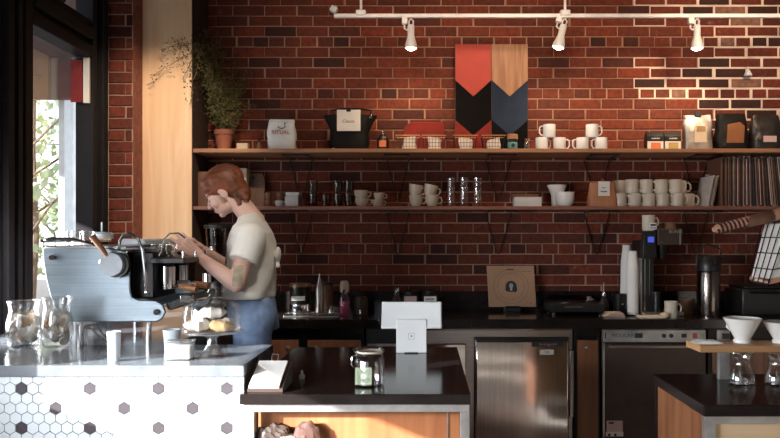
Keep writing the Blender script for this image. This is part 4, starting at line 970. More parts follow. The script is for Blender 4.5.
# tip jar
t = thing('tip_jar', 'clip-top glass tip jar holding a green banknote', 'jar', (PX(369.5,2.60),2.60,IZ))
MB().lathe([(0,0),(.048,0),(.052,.006),(.052,.088),(.046,.102),(.040,.108),(.040,.114),(.037,.114),(.037,.107),(.043,.100),(.049,.087),(.049,.008),(0,.005)],n=32).build('body', M['glass'], t)
MB().lathe([(0,.120),(.030,.122),(.042,.118),(.044,.124),(.040,.132),(0,.134)],n=32).build('lid', M['glass'], t); MB().lathe([(.0405,.112),(.044,.114),(.044,.119),(.0405,.119)]).build('seal', M['cream'], t)
MB().tube([(.043*math.cos(a),.043*math.sin(a),.108) for a in [2*PI*i/24 for i in range(24)]],.0018,6,True).tube([(-.043,-.01,.108),(-.058,-.012,.100),(-.062,-.012,.075),(-.052,-.012,.062)],.0022,6).tube([(-.043,-.01,.108),(-.055,-.01,.125),(-.043,0,.126)],.0022,6).tube([(.043,0,.108),(.052,0,.12),(.043,0,.126)],.002,6).build('wire_clasp', M['chrome'], t)
o = MB().box(-.028,.028,-.0006,.0006,0,.058); o = o.build('banknote', M['greenbill'], loc=(PX(363.5,2.57),2.572,IZ+.008)); tag(o, 'green banknote standing inside the glass tip jar', 'banknote')
MB().cyl((0,-.001,.028),(0,-.0005,.028),.010,n=20).build('medallion', M['paper'], o)
MB().tube([(-.024,-.001,.004),(.024,-.001,.004),(.024,-.001,.054),(-.024,-.001,.054)],.0007,4,True).build('printed_border', M['paper'], o)
# tablet stand
t = thing('tablet_register', 'white tablet register on a square white stand, seen from behind', 'register', (PX(411.5,3.35),3.35,IZ))
MB().prismx([(-.03,.0),(.06,.0),(.03,.145),(.0,.145)], -.067, .067).build('stand', M['tablet'], t, True, .004)
tb = MB().box(-.134,.134,-.006,.012,-.062,.062).build('tablet_case', M['tablet'], t, True, .006, loc=(0,.025,.160)); tb.rotation_euler = (math.radians(-24),0,0)
MB().box(-.128,.128,.012,.014,-.056,.056).build('screen', M['ink'], tb, False)
MB().box(-.146,-.136,-.01,.03,-.035,.05).build('card_reader', M['black'], tb, True, .003)
z_=.072; yl=-.0158
b=MB()
for s_,w_ in ((.0135,.0012),):
    b.box(-s_,s_,yl-.0012,yl+.003,z_+s_-w_,z_+s_).box(-s_,s_,yl-.0035,yl+.001,z_-s_,z_-s_+w_).box(-s_,-s_+w_,yl-.002,yl+.002,z_-s_,z_+s_).box(s_-w_,s_,yl-.002,yl+.002,z_-s_,z_+s_)
b.box(-.004,.004,yl-.002,yl+.001,z_-.004,z_+.004).build('square_emblem', M['greyline'], t, False)
MB().box(-.03,.03,-.045,-.03,0,.004).build('base_shadow_gap', M['black'], t, False)

# ------------------------------------------------------------------ right island with pour-over bar
RZ = .90
t = thing('pour_over_island', 'right service island with black top and birch front panel', 'counter', (0,0,0))
x0 = .842
MB().box(x0, 2.4, 2.30, 2.82, RZ-.036, RZ).build('worktop', M['stone'], t, False, .003)
MB().box(x0+.012,x0+.026,2.34,2.80,.05,RZ-.036).build('side_panel', M['orwood2'], t, False)
MB().box(x0+.006,x0+.035,2.795,2.815,0,RZ-.036).build('rear_post', M['blackmetal'], t, False)
MB().box(x0+.008,x0+.040,2.312,2.34,0,RZ-.036).box(x0+.04,2.36,2.312,2.34,RZ-.060,RZ-.036).build('steel_frame', M['galv'], t, False, .001)
MB().box(x0+.041,2.36,2.325,2.338,.05,RZ-.061).build('front_panel', M['palewood'], t, False)
t = thing('pour_over_rack', 'oak pour-over shelf on a steel post above the right island', 'rack', (0,0,RZ))
MB().prism([(PX(700,2.56),.118),(2.1,.118),(2.1,.142),(PX(700,2.56),.142)], 2.56, 2.70).build('board', M['boardwood'], t, False, .003)
MB().box(PX(715,2.74),PX(726,2.74),2.705,2.725,0,.175).build('post', M['galv'], t, False, .002)
MB().box(1.9,1.94,2.705,2.725,0,.175).build('post', M['galv'], t, False, .002)
MB().box(PX(718,2.74),PX(725,2.74),2.7,2.706,.145,.165).build('socket', M['ink'], t, False)
zb = RZ+.142
def dripper():
    t = thing('ceramic_dripper', '', 'dripper')
    b = MB().lathe([(.010,0),(.030,0),(.030,.010),(.026,.014),(.060,.078),(.064,.084),(.060,.086),(.020,.012),(.010,.008)],n=32)
    b.build('cone', M['white'], t)
    MB().lathe([(.012,-.014),(.016,-.014),(.016,0),(.012,0)]).build('spout', M['white'], t)
    MB().tube([(.060,0,.07),(.078,0,.07),(.08,0,.045),(.045,0,.03)],.004,8).build('handle', M['white'], t)
    return t
dz = zb
series(dripper, [(base(742.5,2.63,dz),PI/2+.3,'left white ceramic dripper on the oak pour-over shelf',1),(base(781,2.63,dz),PI/2,'right white ceramic dripper on the oak shelf, cut by photo edge',(.95,.95,.85))], 'white drippers on the pour-over shelf')
def carafe():
    t = thing('glass_carafe', '', 'carafe')
    MB().lathe([(0,0),(.040,0),(.045,.006),(.044,.03),(.030,.065),(.026,.080),(.034,.108),(.032,.108),(.0235,.080),(.028,.065),(.042,.030),(.042,.008),(0,.004)],n=28).build('body', M['glass'], t)
    MB().lathe([(.0325,.106),(.035,.107),(.035,.110),(.0325,.110)]).build('rim', M['frost'], t); return t
series(carafe, [(base(741.5,2.62,RZ),0,'left glass carafe under the oak pour-over shelf',1),(base(778,2.62,RZ),0,'right glass carafe under the oak shelf at the photo edge',1)], 'glass carafes under the pour-over shelf')
series(carafe, [(base(731,2.755,RZ),0,'rear glass carafe behind the left carafe',.9)], None)
t = thing('filter_papers', 'flat white filter papers at the left end of oak shelf', 'papers', base(707,2.61,zb)); MB().prism([(-.045,0),(.05,0),(.048,.004),(-.03,.006)],-.02,.045).build('sheet', M['paper'], t, True, .001); MB().prism([(-.03,.0045),(.04,.0042),(.038,.008),(-.02,.009)],-.015,.04).build('sheet', M['paper'], t, True, .001)

# hanging wire basket at the right edge
HY = 3.25
def H(px,py,dy=0): return Vector((PX(px,HY), HY+dy, PZ(py,HY)))
t = thing('hanging_wire_lamp', 'hanging wire cage shade with white lining and cord wrapped arm', 'lamp', (0,0,0))
a0, a1 = H(713,230), H(800,207)
MB().tube([a0, a0.lerp(a1,.05), a0.lerp(a1,.4), H(752,221), H(800,209)], [.010,.019,.020,.022,.028], 14).build('wooden_arm', M['copper'], t)
MB().tube([H(744,223),H(748,222),H(772,216),H(778,214)],[.014,.024,.026,.020],10).build('wooden_block', M['darkwood'], t)
b = MB(); d = (H(752,221)-a0); u, v = frame_from(d)
pts = [a0.lerp(H(748,222),.1+k/84*.85) + (u*math.cos(2*PI*k/12)+v*math.sin(2*PI*k/12))*.021 for k in range(85)]
b.tube(pts, .0045, 6); b.build('cord_wrapping', M['rope'], t)
b = MB(); lin = MB()
top = [H(775,222,-.12),H(830,215,-.12),H(830,215,.12),H(775,222,.12)]; botm = [H(757,284,-.10),H(830,268,-.10),H(830,268,.10),H(757,284,.10)]
for k in (0,.25,.5,.75,1): b.tube([p.lerp(q,k) for p,q in zip(top,botm)], .0028, 6, True)
for a_, b_ in ((0,1),(1,2),(2,3),(3,0)):
    for k in range(5): b.tube([top[a_].lerp(top[b_],k/4), botm[a_].lerp(botm[b_],k/4)], .0025, 6)
b.build('wire_cage', M['blackmetal'], t)
c_ = sum(top+botm, Vector())/8
li = lambda p, s=.93: c_ + (p-c_)*s
T2 = [li(p) for p in top]; B2 = [li(p) for p in botm]
vs = [lin.b.verts.new(p) for p in T2+B2]
for q in ((0,1,5,4),(1,2,6,5),(2,3,7,6),(3,0,4,7)): lin._f([vs[i] for i in q])
ln = lin.build('lining', M['paper'], t, False); sm = ln.modifiers.new('s','SOLIDIFY'); sm.thickness = .003
b = MB(); b.tube([li(p,.97) for p in B2], .014, 6, True); b.build('wooden_hoop', M['copper'], t)
b = MB().tube([H(800,208), Vector((H(800,208).x, HY, ZC))], .003, 6).build('hanging_cable', M['black'], t)
b = MB().tube([H(775,222), H(800,208)], .003, 6).tube([H(800,209),H(822,217,-.12)],.003,6).tube([H(800,209),H(822,217,.12)],.003,6).tube([H(798,209),H(776,222,-.12)],.003,6).tube([H(798,209),H(776,222,.12)],.003,6).build('cage_wires', M['blackmetal'], t)

# ------------------------------------------------------------------ espresso machine
MYc = 3.10
mx, mz = PX(100,MYc), BZ
def E(px, py): return (PX(px,MYc)-mx, PZ(py,MYc)-mz)
t = thing('espresso_machine', 'large grey metal espresso machine on the bar beside the window', 'espresso machine', (mx,MYc,mz))
prof = [(42,247),(43,262),(46,280),(50,296),(55,309),(60,318),(66,322),(156,322),(162,319),(165.5,312),(163,305),(156,300.5),(138,300),(132,297),(130,290),(130,262),(126,252),(112,248),(95,247.5)]
for y0 in (0, .66): MB().prism([E(*p) for p in prof], y0, y0+.012).build('side_panel', M['machine'], t, True, .004)
x_l, x_r = E(50,0)[0], E(128,0)[0]; zb_ = E(0,315)[1]; zt2 = E(0,250)[1]
MB().box(x_l+.02,x_r-.01,.012,.66,zb_,zt2).build('body', M['chrome'], t, False, .01)
MB().box(E(45,0)[0],E(126,0)[0],-.0,.68,zt2+.008,zt2+.016).build('cup_tray', M['steel'], t, False, .003)
MB().tube([(E(42,241)[0],y,E(42,241)[1]) for y in (0,.67)],.007,10).tube([(E(42,247)[0],.006,E(42,247)[1]),(E(42,241)[0],.006,E(42,241)[1]),(E(50,238.5)[0],.006,E(50,238.5)[1]),(E(72,238.5)[0],.006,E(72,238.5)[1]),(E(92,244)[0],.006,E(92,244)[1]),(E(98,249)[0],.006,E(98,249)[1])],.0055,8).build('cup_rail', M['chrome'], t)
for px, py in ((53,257.5),(103,262)): MB().cyl((E(px,py)[0],-.014,E(px,py)[1]),(E(px,py)[0],0,E(px,py)[1]),.011).build('stud', M['chrome'], t)
MB().cyl((E(157,312)[0],-.010,E(157,312)[1]),(E(157,312)[0],0,E(157,312)[1]),.012).build('black_bolt', M['ink'], t)
for px in (77,146):
    for y in (.03,.63): MB().cyl((E(px,0)[0],y,0),(E(px,0)[0],y,E(0,321)[1]),.011).build('leg', M['chrome'], t)
# group section facing the barista
gx = E(131,0)[0]
MB().box(gx-.02,gx+.075,.06,.62,E(0,300)[1],E(0,252)[1]).build('group_housing', M['blackmetal'], t, True, .008)
for y in (.14,.32):
    g = MB().cyl((gx+.10,y,E(0,286)[1]),(gx+.10,y,E(0,268)[1]),.034).cyl((gx+.10,y,E(0,268)[1]),(gx+.10,y,E(0,262)[1]),.028,.018); g.build('group_head', M['chrome'], t)
    pf = MB().cyl((gx+.10,y,E(0,291)[1]),(gx+.10,y,E(0,286)[1]),.032).cyl((gx+.12,y,E(0,289)[1]),(gx+.16,y-.01,E(0,288)[1]),.007).build('portafilter', M['chrome'], t)
    MB().cyl((gx+.155,y-.01,E(0,288)[1]),(gx+.235,y-.03,E(0,291)[1]),.012,.015).build('wooden_handle', M['handlewood'], pf)
MB().box(gx+.06,gx+.20,.05,.42,E(0,264)[1],E(0,258.5)[1]).build('cup_shelf', M['black'], t, True, .003)
for y in (.07,.24,.40): MB().cyl((gx+.19,y,E(0,258)[1]),(gx+.19,y,E(0,252)[1]),.006).build('shelf_post', M['chrome'], t)
MB().tube([(gx+.08,.08,E(0,259)[1]),(E(155,0)[0],.08,E(0,250)[1]),(E(157,0)[0],.08,E(0,240)[1]),(E(163,0)[0],.08,E(0,233.5)[1]),(E(172,0)[0],.08,E(0,233)[1]),(E(179,0)[0],.08,E(0,238)[1])],.0035,8).build('water_spout', M['chrome'], t)
MB().tube([(E(120,0)[0],-.01,E(0,250)[1]),(E(121,0)[0],-.012,E(0,241)[1]),(E(125,0)[0],-.014,E(0,235)[1]),(E(133,0)[0],-.016,E(0,234)[1]),(E(140,0)[0],-.018,E(0,239)[1]),(E(144,0)[0],-.02,E(0,250)[1]),(E(149,0)[0],-.02,E(0,292)[1])],[.006,.006,.006,.006,.006,.0065,.008],10).build('steam_wand', M['chrome'], t)
MB().ell((E(149,0)[0],-.02,E(0,292)[1]),(.010,.010,.012)).build('wand_tip', M['chrome'], t)
MB().prism([E(165,310),E(163,304),E(190,294),E(193,302),E(168,311)], .03, .36).build('drip_tray', M['blackmetal'], t, True, .003)
MB().box(E(180,0)[0],E(192,0)[0],-.0,.03,E(0,303)[1],E(0,295)[1]).build('tray_bracket', M['chrome'], t, True, .003)
M['disc'] = mat('dull_disc_metal', (.42,.45,.48), .45, .3)
kb = MB().cyl((E(116,0)[0],-.050,E(0,264)[1]),(E(116,0)[0],-.03,E(0,264)[1]),.046,.049,n=36).build('lever_disc', M['disc'], t); MB().cyl((E(119,0)[0],-.03,E(0,265)[1]),(E(119,0)[0],.0,E(0,265)[1]),.050,n=36).build('disc_collar', M['black'], kb)
MB().cyl((E(112,0)[0],-.045,E(0,256)[1]),(E(97.5,0)[0],-.05,E(0,236)[1]),.009,.014).build('wooden_lever', M['handlewood'], t)
MB().box(E(99,0)[0],E(128,0)[0],.2,.6,zt2+.016,zt2+.045).build('top_cover', M['enamel'], t, True, .008)
# things on top of the machine
tz = BZ + zt2 + .016
def gl(px, py_top, Y, z, r, h, lab, m='glass'):
    f = tumbler(r,h,m,'cortado_glass')(); f.location = (PX(px,Y),Y,z); f['label'] = lab; f['group'] = 'glasses on the espresso machine'; return f
gl(62,0,3.30,tz,.034,.06,'clear glass at the left end on top of the machine'); gl(76,0,3.38,tz,.034,.06,'clear glass in the middle on top of the machine'); gl(88,0,3.28,tz,.033,.06,'clear glass nearest the wooden lever on the machine top')
t2 = thing('folded_bar_towel', 'folded white towel lying on top of the espresso machine', 'towel', (PX(68,3.55),3.58,tz)); MB().box(-.10,.10,-.09,.09,0,.018).build('lower_fold', M['paper'], t2, True, .008); MB().box(-.09,.08,-.08,.08,.018,.034).build('upper_fold', M['paper'], t2, True, .008)
t2 = thing('white_jug', 'white lidded jug on the machine top by the brick pier', 'jug', (PX(103,3.45),3.45,tz+.029)); MB().lathe([(0,0),(.045,0),(.045,.02),(.035,.03),(0,.032)]).build('body', M['enamel'], t2); MB().cyl((-.005,0,.03),(-.005,0,.075),.004).build('rod', M['enamel'], t2)
cz_ = mz + E(0,258.5)[1]
for px, Y, lab in ((157,3.22,'glass on the cup shelf beside the steam wand'),(164,3.36,'glass in the middle of the machine cup shelf'),(171.5,3.22,'glass on the cup shelf nearest the barista hand'),(166,3.55,'rear glass on the machine cup shelf')):
    gl(px,0,min(Y,3.46),cz_,.027,.055,lab)
t2 = thing('milk_pitcher', 'small white milk pitcher under the wooden portafilter handle', 'pitcher', (PX(177,3.25),3.34,mz+E(0,297)[1]+.0)); MB().lathe([(0,0),(.034,0),(.036,.005),(.034,.03),(.028,.045),(.030,.052),(.027,.05),(.030,.03),(.032,.008),(0,.006)]).build('body', M['enamel'], t2); MB().tube([(.03,0,.042),(.05,0,.04),(.05,0,.015),(.033,0,.012)],.004,8).build('handle', M['enamel'], t2)

# ------------------------------------------------------------------ things on the bar
def cookiejar(px, Y, r, h, lab, seed):
    t = thing('cookie_jar', lab, 'jar', base(px,Y,BZ), group='glass cookie jars on the bar')
    MB().lathe([(0,0),(r*.75,0),(r*.85,.006),(r,h*.3),(r*.95,h*.55),(r*.78,h*.8),(r*.9,h),(r*.87,h),(r*.75,h*.8),(r*.92,h*.55),(r*.96,h*.3),(r*.8,.012),(0,.008)],n=32).build('body', M['jarglass'], t)
    MB().tube([(r*.885*math.cos(a),r*.885*math.sin(a),h) for a in [2*PI*i/32 for i in range(32)]],.003,6,True).build('rim', M['frost'], t)
    rnd = random.Random(seed); b = MB()
    for k in range(44):
        a = rnd.uniform(0,2*PI); rr = r*.55*math.sqrt(rnd.random()); z = .02+h*.55*rnd.random()
        u_ = Vector((rnd.uniform(-1,1),rnd.uniform(-1,1),rnd.uniform(-1,1))).normalized()
        c_ = Vector((math.cos(a)*rr, math.sin(a)*rr, z)); b.m(rnd.choice((0,1,1)))
        b.cyl(c_-u_*.006, c_+u_*.006, r*.30, r*.28, 12)
    o = b.build('biscuits', [M['cookie'],M['icing']], t); o['kind'] = 'stuff'
cookiejar(24,2.98,.066,.175,'glass cookie jar at the left end of the bar',1); cookiejar(57,2.96,.060,.19,'glass cookie jar right of the leftmost jar, below the machine',2)
series(tumbler(.03,.10,'frost','tall_glass'), [(base(82,2.99,BZ),0,'clear tall glass standing right of the second cookie jar',.8)])
def wcup(px, Y, r, h, lab, m='enamel'):
    t = thing('white_tumbler', lab, 'cup', base(px,Y,BZ), group='white cups on the bar')
    MB().lathe([(0,0),(r*.8,0),(r*.82,.003),(r,h),(r-.003,h),(r*.78,.006),(0,.006)]).build('body', M[m], t)
    MB().tube([((r-.0015)*math.cos(a),(r-.0015)*math.sin(a),h) for a in [2*PI*i/24 for i in range(24)]],.0025,6,True).build('rim', M[m], t)
wcup(114,2.62,.023,.10,'tall white tumbler near the front edge of the bar'); wcup(172,2.92,.034,.07,'white cup on the bar left of the cake stand')
t = thing('tongs', 'steel pastry tongs leaning below the espresso machine', 'tongs', base(97,2.97,BZ)); MB().tube([(-.05,0,.075),(-.02,.0,.07),(.02,0,.02),(.05,0,.006)],.004,8).tube([(-.05,0,.078),(-.01,.012,.085),(.015,.01,.05),(.055,0,.006)],.004,8).tube([(-.05,0,.075),(-.055,.0,.04),(-.052,0,.004)],.004,8).build('arms', M['steel'], t)
t = thing('sugar_box', 'frosted glass sugar box beside the cake stand foot', 'box', base(180,2.66,BZ)); MB().box(-.045,.045,-.03,.03,0,.06).build('body', M['frost'], t, True, .004); MB().box(-.040,.040,-.025,.025,.004,.05).build('sugar_packets', M['paper'], t, True, .002); MB().box(-.046,.046,-.031,.031,.0605,.067).build('lid', M['frost'], t, True, .002)
t = thing('cake_stand', 'glass cake stand with a domed cover at the bar corner', 'cake stand', base(212,2.70,BZ))
MB().lathe([(0,0),(.050,0),(.054,.004),(.035,.020),(.018,.045),(.015,.065),(.030,.082),(.100,.088),(.107,.094),(.107,.098),(.098,.095),(0,.092)],n=36).build('pedestal', M['frost'], t)
MB().lathe([(.100,.098),(.102,.150),(.094,.185),(.070,.205),(.030,.214),(.012,.216),(.010,.222),(.016,.232),(.012,.244),(0,.247)],n=36).build('dome', M['glass'], t); MB().tube([(.101*math.cos(a),.101*math.sin(a),.099) for a in [2*PI*i/36 for i in range(36)]],.003,6,True).build('dome_rim', M['frost'], t)
for i, (x_, y_, a_, z_) in enumerate(((-.04,-.03,.4,.096),(.035,-.045,-.5,.096),(.045,.02,.9,.096),(-.045,.035,1.6,.096),(.0,-.005,.1,.138))):
    b = MB(); pts = []
    for k in range(9): a = -1.1+2.2*k/8; pts.append((.05*math.sin(a), .05*(1-math.cos(a)), .021))
    b.tube(pts, [.006,.012,.019,.017,.023,.017,.019,.012,.006], 10)
    o = b.build('croissant', M['pastry' if i % 2 else 'icing'], loc=(PX(212,2.70)+x_,2.70+y_,BZ+z_)); o.rotation_euler = (0,0,a_)
    tag(o, ['pale pastry at the left front under the cake dome','golden croissant at the right front under the cake dome','pale pastry at the right back under the cake dome','golden croissant at the left back under the cake dome','pale pastry lying on top of the others under the dome'][i], 'pastry', 'pastries under the glass dome')

# ------------------------------------------------------------------ barista
PY = 3.60
t = thing('person', 'person with auburn hair and white t-shirt working at the espresso machine', 'person', (-.80,PY,0))
o_ = Vector((-.80,PY,0))
def V(px, py, Y): return Vector((PX(px,Y), Y, PZ(py,Y))) - o_
b = MB()
f_ = Vector((-.84,-.06,-.54)).normalized(); u_ = Vector((-.54,0,.84)); u_ = (u_ - f_*u_.dot(f_)).normalized(); s_ = u_.cross(f_).normalized()
HC = V(224.5,192.5,PY); HS = .90
def L(f, s, u): return HC + (f_*f + s_*s + u_*u)*HS
Bs = (f_, s_, u_)
b.ell(L(-.015,0,.035),(.090,.072,.082),Bs).ell(L(.035,0,-.012),(.052,.056,.075),Bs).ell(L(.030,0,-.062),(.052,.046,.040),Bs).ell(L(.068,0,-.092),(.017,.020,.016),Bs)
b.cap(L(.084,0,.010),L(.106,0,-.026),.008,.012).ell(L(.096,0,-.030),(.012,.016,.009),Bs).ell(L(.080,0,-.056),(.015,.022,.007),Bs).ell(L(.079,0,-.068),(.014,.020,.007),Bs).ell(L(.076,0,.028),(.014,.045,.012),Bs)
for sg in (-1,1):
    b.ell(L(.060,.034*sg,-.030),(.026,.022,.026),Bs).ell(L(-.004,.072*sg,-.012),(.018,.009,.030),Bs).ell(L(.004,.074*sg,.004),(.014,.008,.016),Bs).ell(L(.074,.030*sg,.002),(.012,.014,.010),Bs)
NB = V(254,221,PY)
b.cap(L(-.03,0,-.045), NB, .047, .052)
# torso and legs (under the clothes)
b.cap(V(253,236,PY),V(250,290,PY),.075,.070); b.cap(V(251,240,PY-.10),V(251,240,PY+.10),.055,.055); b.cap(V(251,308,PY-.07),V(251,308,PY+.07),.07,.07)
shn, eln, wrn = V(251,237,3.43), V(236.5,284,3.36), V(200,257.5,3.38)
shf, elf, wrf = V(251,237,3.77), V(226,268,3.74), V(199.5,248.5,3.56)
for sh, el, wr in ((shn,eln,wrn),(shf,elf,wrf)):
    b.cap(sh, el, .046, .037); m_ = el.lerp(wr,.3); b.cap(el, m_, .037, .037); b.cap(m_, wr, .037, .024)
def hand(W, a, n, sgn, curl, Lh=.088):
    a = a.normalized(); n = (n - a*n.dot(a)).normalized(); s = a.cross(n).normalized()*sgn   # s points to the thumb side
    b.cap(W, W+a*.02, .025, .024)
    for q in (-.026,-.009,.009,.026): b.cap(W+a*.015+s*q*.6, W+a*Lh+s*q, .014, .0115)
    for q, ln, c in ((.028,.072,curl*.8),(.0095,.080,curl*.9),(-.0095,.075,curl),(-.028,.060,curl*1.15)):
        p = W + a*(Lh-.004) + s*q; d = (a + s*q*5).normalized(); ang = c*.45
        for k, fr_ in enumerate((.45,.30,.25)):
            dd = (d*math.cos(ang) - n*math.sin(ang)); e = p + dd*ln*fr_; b.cap(p, e, .0080-.0007*k, .0074-.0007*k); p = e; ang += c*.55
    p = W + a*.028 + s*.024; 
    for k, (l_, aa) in enumerate(((.036,.75),(.030,.35),(.024,.1))):
        dd = (a*math.cos(aa) + s*math.sin(aa) - n*.35).normalized(); e = p + dd*l_; b.cap(p, e, .0125-.0015*k, .011-.0015*k); p = e
hand(wrn, V(187,247,3.36)-wrn, Vector((-.25,-.85,.45)), -1, .75)
hand(wrf, V(190,241,3.50)-wrf, Vector((-.2,-.55,.8)), -1, .9)
for sg in (-1,1):
    hip = V(252,318,PY+.085*sg); kn = Vector((hip.x-.02, hip.y, .50)); an = Vector((hip.x+.01, hip.y, .09))
    b.cap(hip, kn, .078, .052); b.cap(kn, an, .052, .036); b.cap(an, Vector((an.x-.13, an.y, .035)), .034, .028)
def paint(me):
    # tattooed patch on the near forearm/upper arm
    for p in me.polygons:
        c = p.center; d1 = (c - V(240,272,3.36)).length; 
        q = c - V(237,276,3.33)
        if abs(q.y) < .05 and abs(q.x-.0) < .022 and abs(q.z) < .045 and noise.noise(c*30) > -.6: p.material_index = 1
body = fuse(b, 'body', [M['skin'], M['tattoo']], t, .0040, 1, paint)
# face details
for sg in (-1,1):
    MB().tube([L(.086,.016*sg,.002),L(.0885,.026*sg,-.004),L(.084,.037*sg,-.001)],.0018,6).build('eyelashes', M['eyelash'], t)
    MB().tube([L(.090,.014*sg,.022),L(.090,.030*sg,.026),L(.078,.044*sg,.022)],.0028,6).build('eyebrow', M['hair'], t)
MB().tube([L(.0935,-.016,-.062),L(.0965,0,-.0615),L(.0935,.016,-.062)],.0024,6).build('lips', M['pinklabel'], t)
# hair
b = MB().ell(L(-.024,0,.048),(.103,.084,.086),Bs).ell(L(-.058,0,-.005),(.062,.074,.078),Bs).ell(L(-.078,0,-.048),(.040,.052,.050),Bs).ell(L(.03,0,.088),(.055,.055,.035),Bs)
for sg in (-1,1): b.ell(L(-.045,.060*sg,.022),(.050,.026,.050),Bs).ell(L(.030,.052*sg,.056),(.045,.026,.026),Bs)
rnd = random.Random(4)
for k in range(26):
    y = rnd.uniform(-.055,.055); p0 = L(-.065+rnd.uniform(-.02,.02), y, -.02); p1 = L(-.06+rnd.uniform(-.03,.02), y*1.05, -.080+rnd.uniform(-.02,.02)); p2 = p1 + Vector((rnd.uniform(-.02,.015), rnd.uniform(-.01,.01), -rnd.uniform(.005,.02)))
    b.cap(p0, p1, .018, .012); b.cap(p1, p2, .012, .006)
for k in range(14):
    y = rnd.uniform(.03,.075)*rnd.choice((-1,1)); b.cap(L(-.05,y*.9,.05), L(-.055+rnd.uniform(-.02,.01), y*.95, -.055+rnd.uniform(-.02,.01)), .014,.006)
fuse(b, 'hair', M['hair'], t, .005, 1)
MB().ell(L(-.085,-.03,.085),(.006,.006,.006)).build('hair_clip', M['paper'], t)
# t-shirt
def ring(py, pa, pb, hw, n=36, lean=0):
    xa, xb = PX(pa,PY)+.80, PX(pb,PY)+.80; z = PZ(py,PY); out = []
    for j in range(n):
        a = 2*PI*j/n; ca, sa = math.cos(a), math.sin(a)
        x = (xa+xb)/2 + (xb-xa)/2*math.copysign(abs(ca)**.85, ca); y = hw*math.copysign(abs(sa)**.8, sa)
        wob = .006*math.sin(a*5+py*.15) if py > 240 else 0
        out.append(Vector((x+wob, y, z + lean*(x-(xa+xb)/2))))
    return out
b = MB().loft([ring(214.5,239,258,.060,lean=.3),ring(221,238,263,.115,lean=.2),ring(226,236,267,.165),ring(233,233,271,.185),ring(243,231,273.5,.185),ring(256,230,275,.175),ring(268,229,275,.170),ring(280,227,274.5,.172),ring(290,226,273.5,.178),ring(297,226,273,.176)])
for sh, el, k in ((shn,eln,.50),(shf,elf,.50)):
    b.cap(sh, sh.lerp(el,.2), .070, .070); e = sh.lerp(el,k); b.cyl(sh, e, .072, .063, 20)
b.cyl(shn.lerp(eln,.44), shn.lerp(eln,.52), .066, .067, 20)
def carve(me):
    pass
fuse(b, 't_shirt', M['shirt'], t, .006, 3)
# jeans
b = MB().loft([ring(290,230,270,.150),ring(300,229,273,.160),ring(315,230,277,.172),ring(330,232,277,.172)])
for sg in (-1,1):
    hip = V(253,322,PY+.085*sg); kn = Vector((hip.x-.02, hip.y, .50)); an = Vector((hip.x+.01, hip.y, .10)); b.cap(hip, kn, .092, .070); b.cyl(kn, an, .070, .062)
    b.ell(V(259,316,PY+.07*sg),(.088,.085,.10))
fuse(b, 'jeans', M['jeans'], t, .008, 3)
for sg in (-1,1):
    an = Vector((V(253,322,PY).x+.01, .085*sg, .0)); MB().prismx([(-.0,0),(.0,0),(.0,0)],0,0) if False else None
    sh_ = MB().ell(an+Vector((-.06,0,.045)),(.14,.05,.045)).ell(an+Vector((.0,0,.07)),(.06,.05,.06)); 
    for v in sh_.b.verts: v.co.z = max(v.co.z, 0)
    sh_.build('shoe', M['shoe'], t)
# apron: bib in front, bow at the back
rg = []
for (py, pa, hwid) in ((236,229.5,.055),(250,227,.075),(268,225.5,.10),(288,223.5,.13),(306,225.5,.145)):
    xa = PX(pa,PY)+.80; z = PZ(py,PY); rg.append([Vector((xa + .9*(abs(j/6-.5)*2)**2*.03, hwid*(j/6*2-1), z)) for j in range(7)])
b = MB(); Rv = [[b.b.verts.new(p) for p in r] for r in rg]
for A, D in zip(Rv, Rv[1:]):
    for k in range(6): b._f([A[k],A[k+1],D[k+1],D[k]])
ap = b.build('apron', M['check'], t); sm = ap.modifiers.new('s','SOLIDIFY'); sm.thickness = .004
bw = MB().ell(V(278,254,PY-.04)+Vector((0,0,0)),(.014,.03,.035)).ell(V(278,256,PY+.03),(.012,.03,.035)).ell(V(276,252,PY),(.012,.014,.014)).cap(V(277,255,PY-.02),V(278,266,PY-.05),.007,.010)
fuse(bw, 'apron_bow', M['shirt'], t, .005, 1)

# ------------------------------------------------------------------ lights
def link_world():
    w = bpy.data.worlds.new('sky'); scene.world = w; w.use_nodes = True; nt = w.node_tree; bg = nt.nodes['Background']
    sk = nt.nodes.new('ShaderNodeTexSky'); sk.sky_type = 'HOSEK_WILKIE'; sk.turbidity = 3.5; sk.ground_albedo = .4
    sk.sun_direction = Vector((-.8,-.6,.32)).normalized()
    mx = nt.nodes.new('ShaderNodeMixRGB'); mx.inputs[0].default_value = .75; mx.inputs[2].default_value = (.80,.90,1.0,1)
    nt.links.new(sk.outputs[0], mx.inputs[1]); nt.links.new(mx.outputs[0], bg.inputs[0]); bg.inputs[1].default_value = 2.7
link_world()
sd = bpy.data.lights.new('sun', 'SUN'); sd.energy = 26; sd.angle = math.radians(.6); sd.color = (1,.97,.93)
so = bpy.data.objects.new('sun', sd); C.objects.link(so); so.location = (-6,-4,4)
so.rotation_euler = Vector((.8,.6,-.32)).to_track_quat('-Z','Y').to_euler()
def spot(loc, tgt, e, ang, col=(1,.72,.45), blend=.7, r=.03):
    l = bpy.data.lights.new('spot','SPOT'); l.energy = e; l.spot_size = math.radians(ang); l.spot_blend = blend; l.color = col; l.shadow_soft_size = r
    o = bpy.data.objects.new('spot', l); C.objects.link(o); o.location = loc; o.rotation_euler = (Vector(tgt)-Vector(loc)).to_track_quat('-Z','Y').to_euler(); return o
for px, tx, e in ((411,.0,13),(563,.12,13),(697,.05,17)):
    x = PX(px,TY); z = zt-.215
    spot((x,TY,z),(x+tx,4.95,z-.75),e,120)
spot((1.75,3.3,3.1),(1.40,5.0,2.40),70,17,(1,.62,.32),.8,.03)  # narrow warm spot added to imitate a sun patch on the bricks
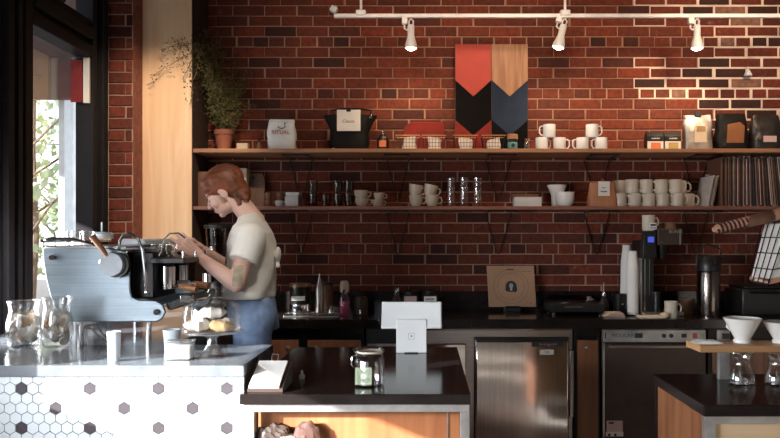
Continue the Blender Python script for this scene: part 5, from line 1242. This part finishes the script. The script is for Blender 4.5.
# warm wash spots added in front of the wall to brighten the bricks
for x, z, e in ((-.25,2.6,85),(.65,2.55,150),(1.9,2.65,195)):
    spot((x,3.3,3.15),(x,5.0,z),e,62,(1,.68,.45),.9,.34)
ar = bpy.data.lights.new('window_fill','AREA'); ar.shape = 'RECTANGLE'; ar.size = 4.6; ar.size_y = 2.5; ar.energy = 1; ar.color = (.85,.93,1)  # weak area fill added along the front wall, in place of daylight
ao = bpy.data.objects.new('window_fill', ar); C.objects.link(ao); ao.location = (.5,YF+.02,1.7); ao.rotation_euler = (PI/2,0,0)

spot((-.9,3.1,3.1),(-1.62,4.65,1.85),190,40,(1,.80,.60),.8,.04)  # spot added to brighten the plywood chase, no fitting built
spot((-.3,2.2,3.15),(-.9,3.6,1.45),95,30,(1,.88,.76),.9,.06)  # spot added to brighten the barista's shirt
def win(loc, sx, sy, e, d, sp=180):  # area fills added at the left openings to brighten bar, barista and tablet
    a = bpy.data.lights.new('window_fill','AREA'); a.shape = 'RECTANGLE'; a.size = sx; a.size_y = sy; a.energy = e; a.color = (.95,.97,1); a.spread = math.radians(sp)
    o = bpy.data.objects.new('window_fill', a); C.objects.link(o); o.location = loc; o.rotation_euler = Vector(d).to_track_quat('-Z','Y').to_euler()
win((-1.8,-2.3,1.7), .7, 2.2, 3, (.6,1,-.2)); win((-1.8,-.98,1.7), .5, 2.2, 3, (.6,1,-.2))
win((-1.84,3.04,1.28), .3, .5, 9, (1,.5,0)); win((-1.84,1.2,1.32), 1.6, .40, 27, (1,.8,-.42), 75)
# ------------------------------------------------------------------ camera
cd = bpy.data.cameras.new('camera'); cam = bpy.data.objects.new('camera', cd); C.objects.link(cam); scene.camera = cam
cam.location = (0,0,EYE); cam.rotation_euler = (PI/2,0,0)
cd.sensor_width = 36; cd.lens = 36*F/780; cd.shift_x = -(VX-390)/780; cd.shift_y = (VY-219)/780; cd.clip_end = 200
scene.view_settings.view_transform = 'Standard'; scene.view_settings.look = 'None'; scene.view_settings.exposure = 0; scene.view_settings.gamma = 1; scene.view_settings.use_curve_mapping = False
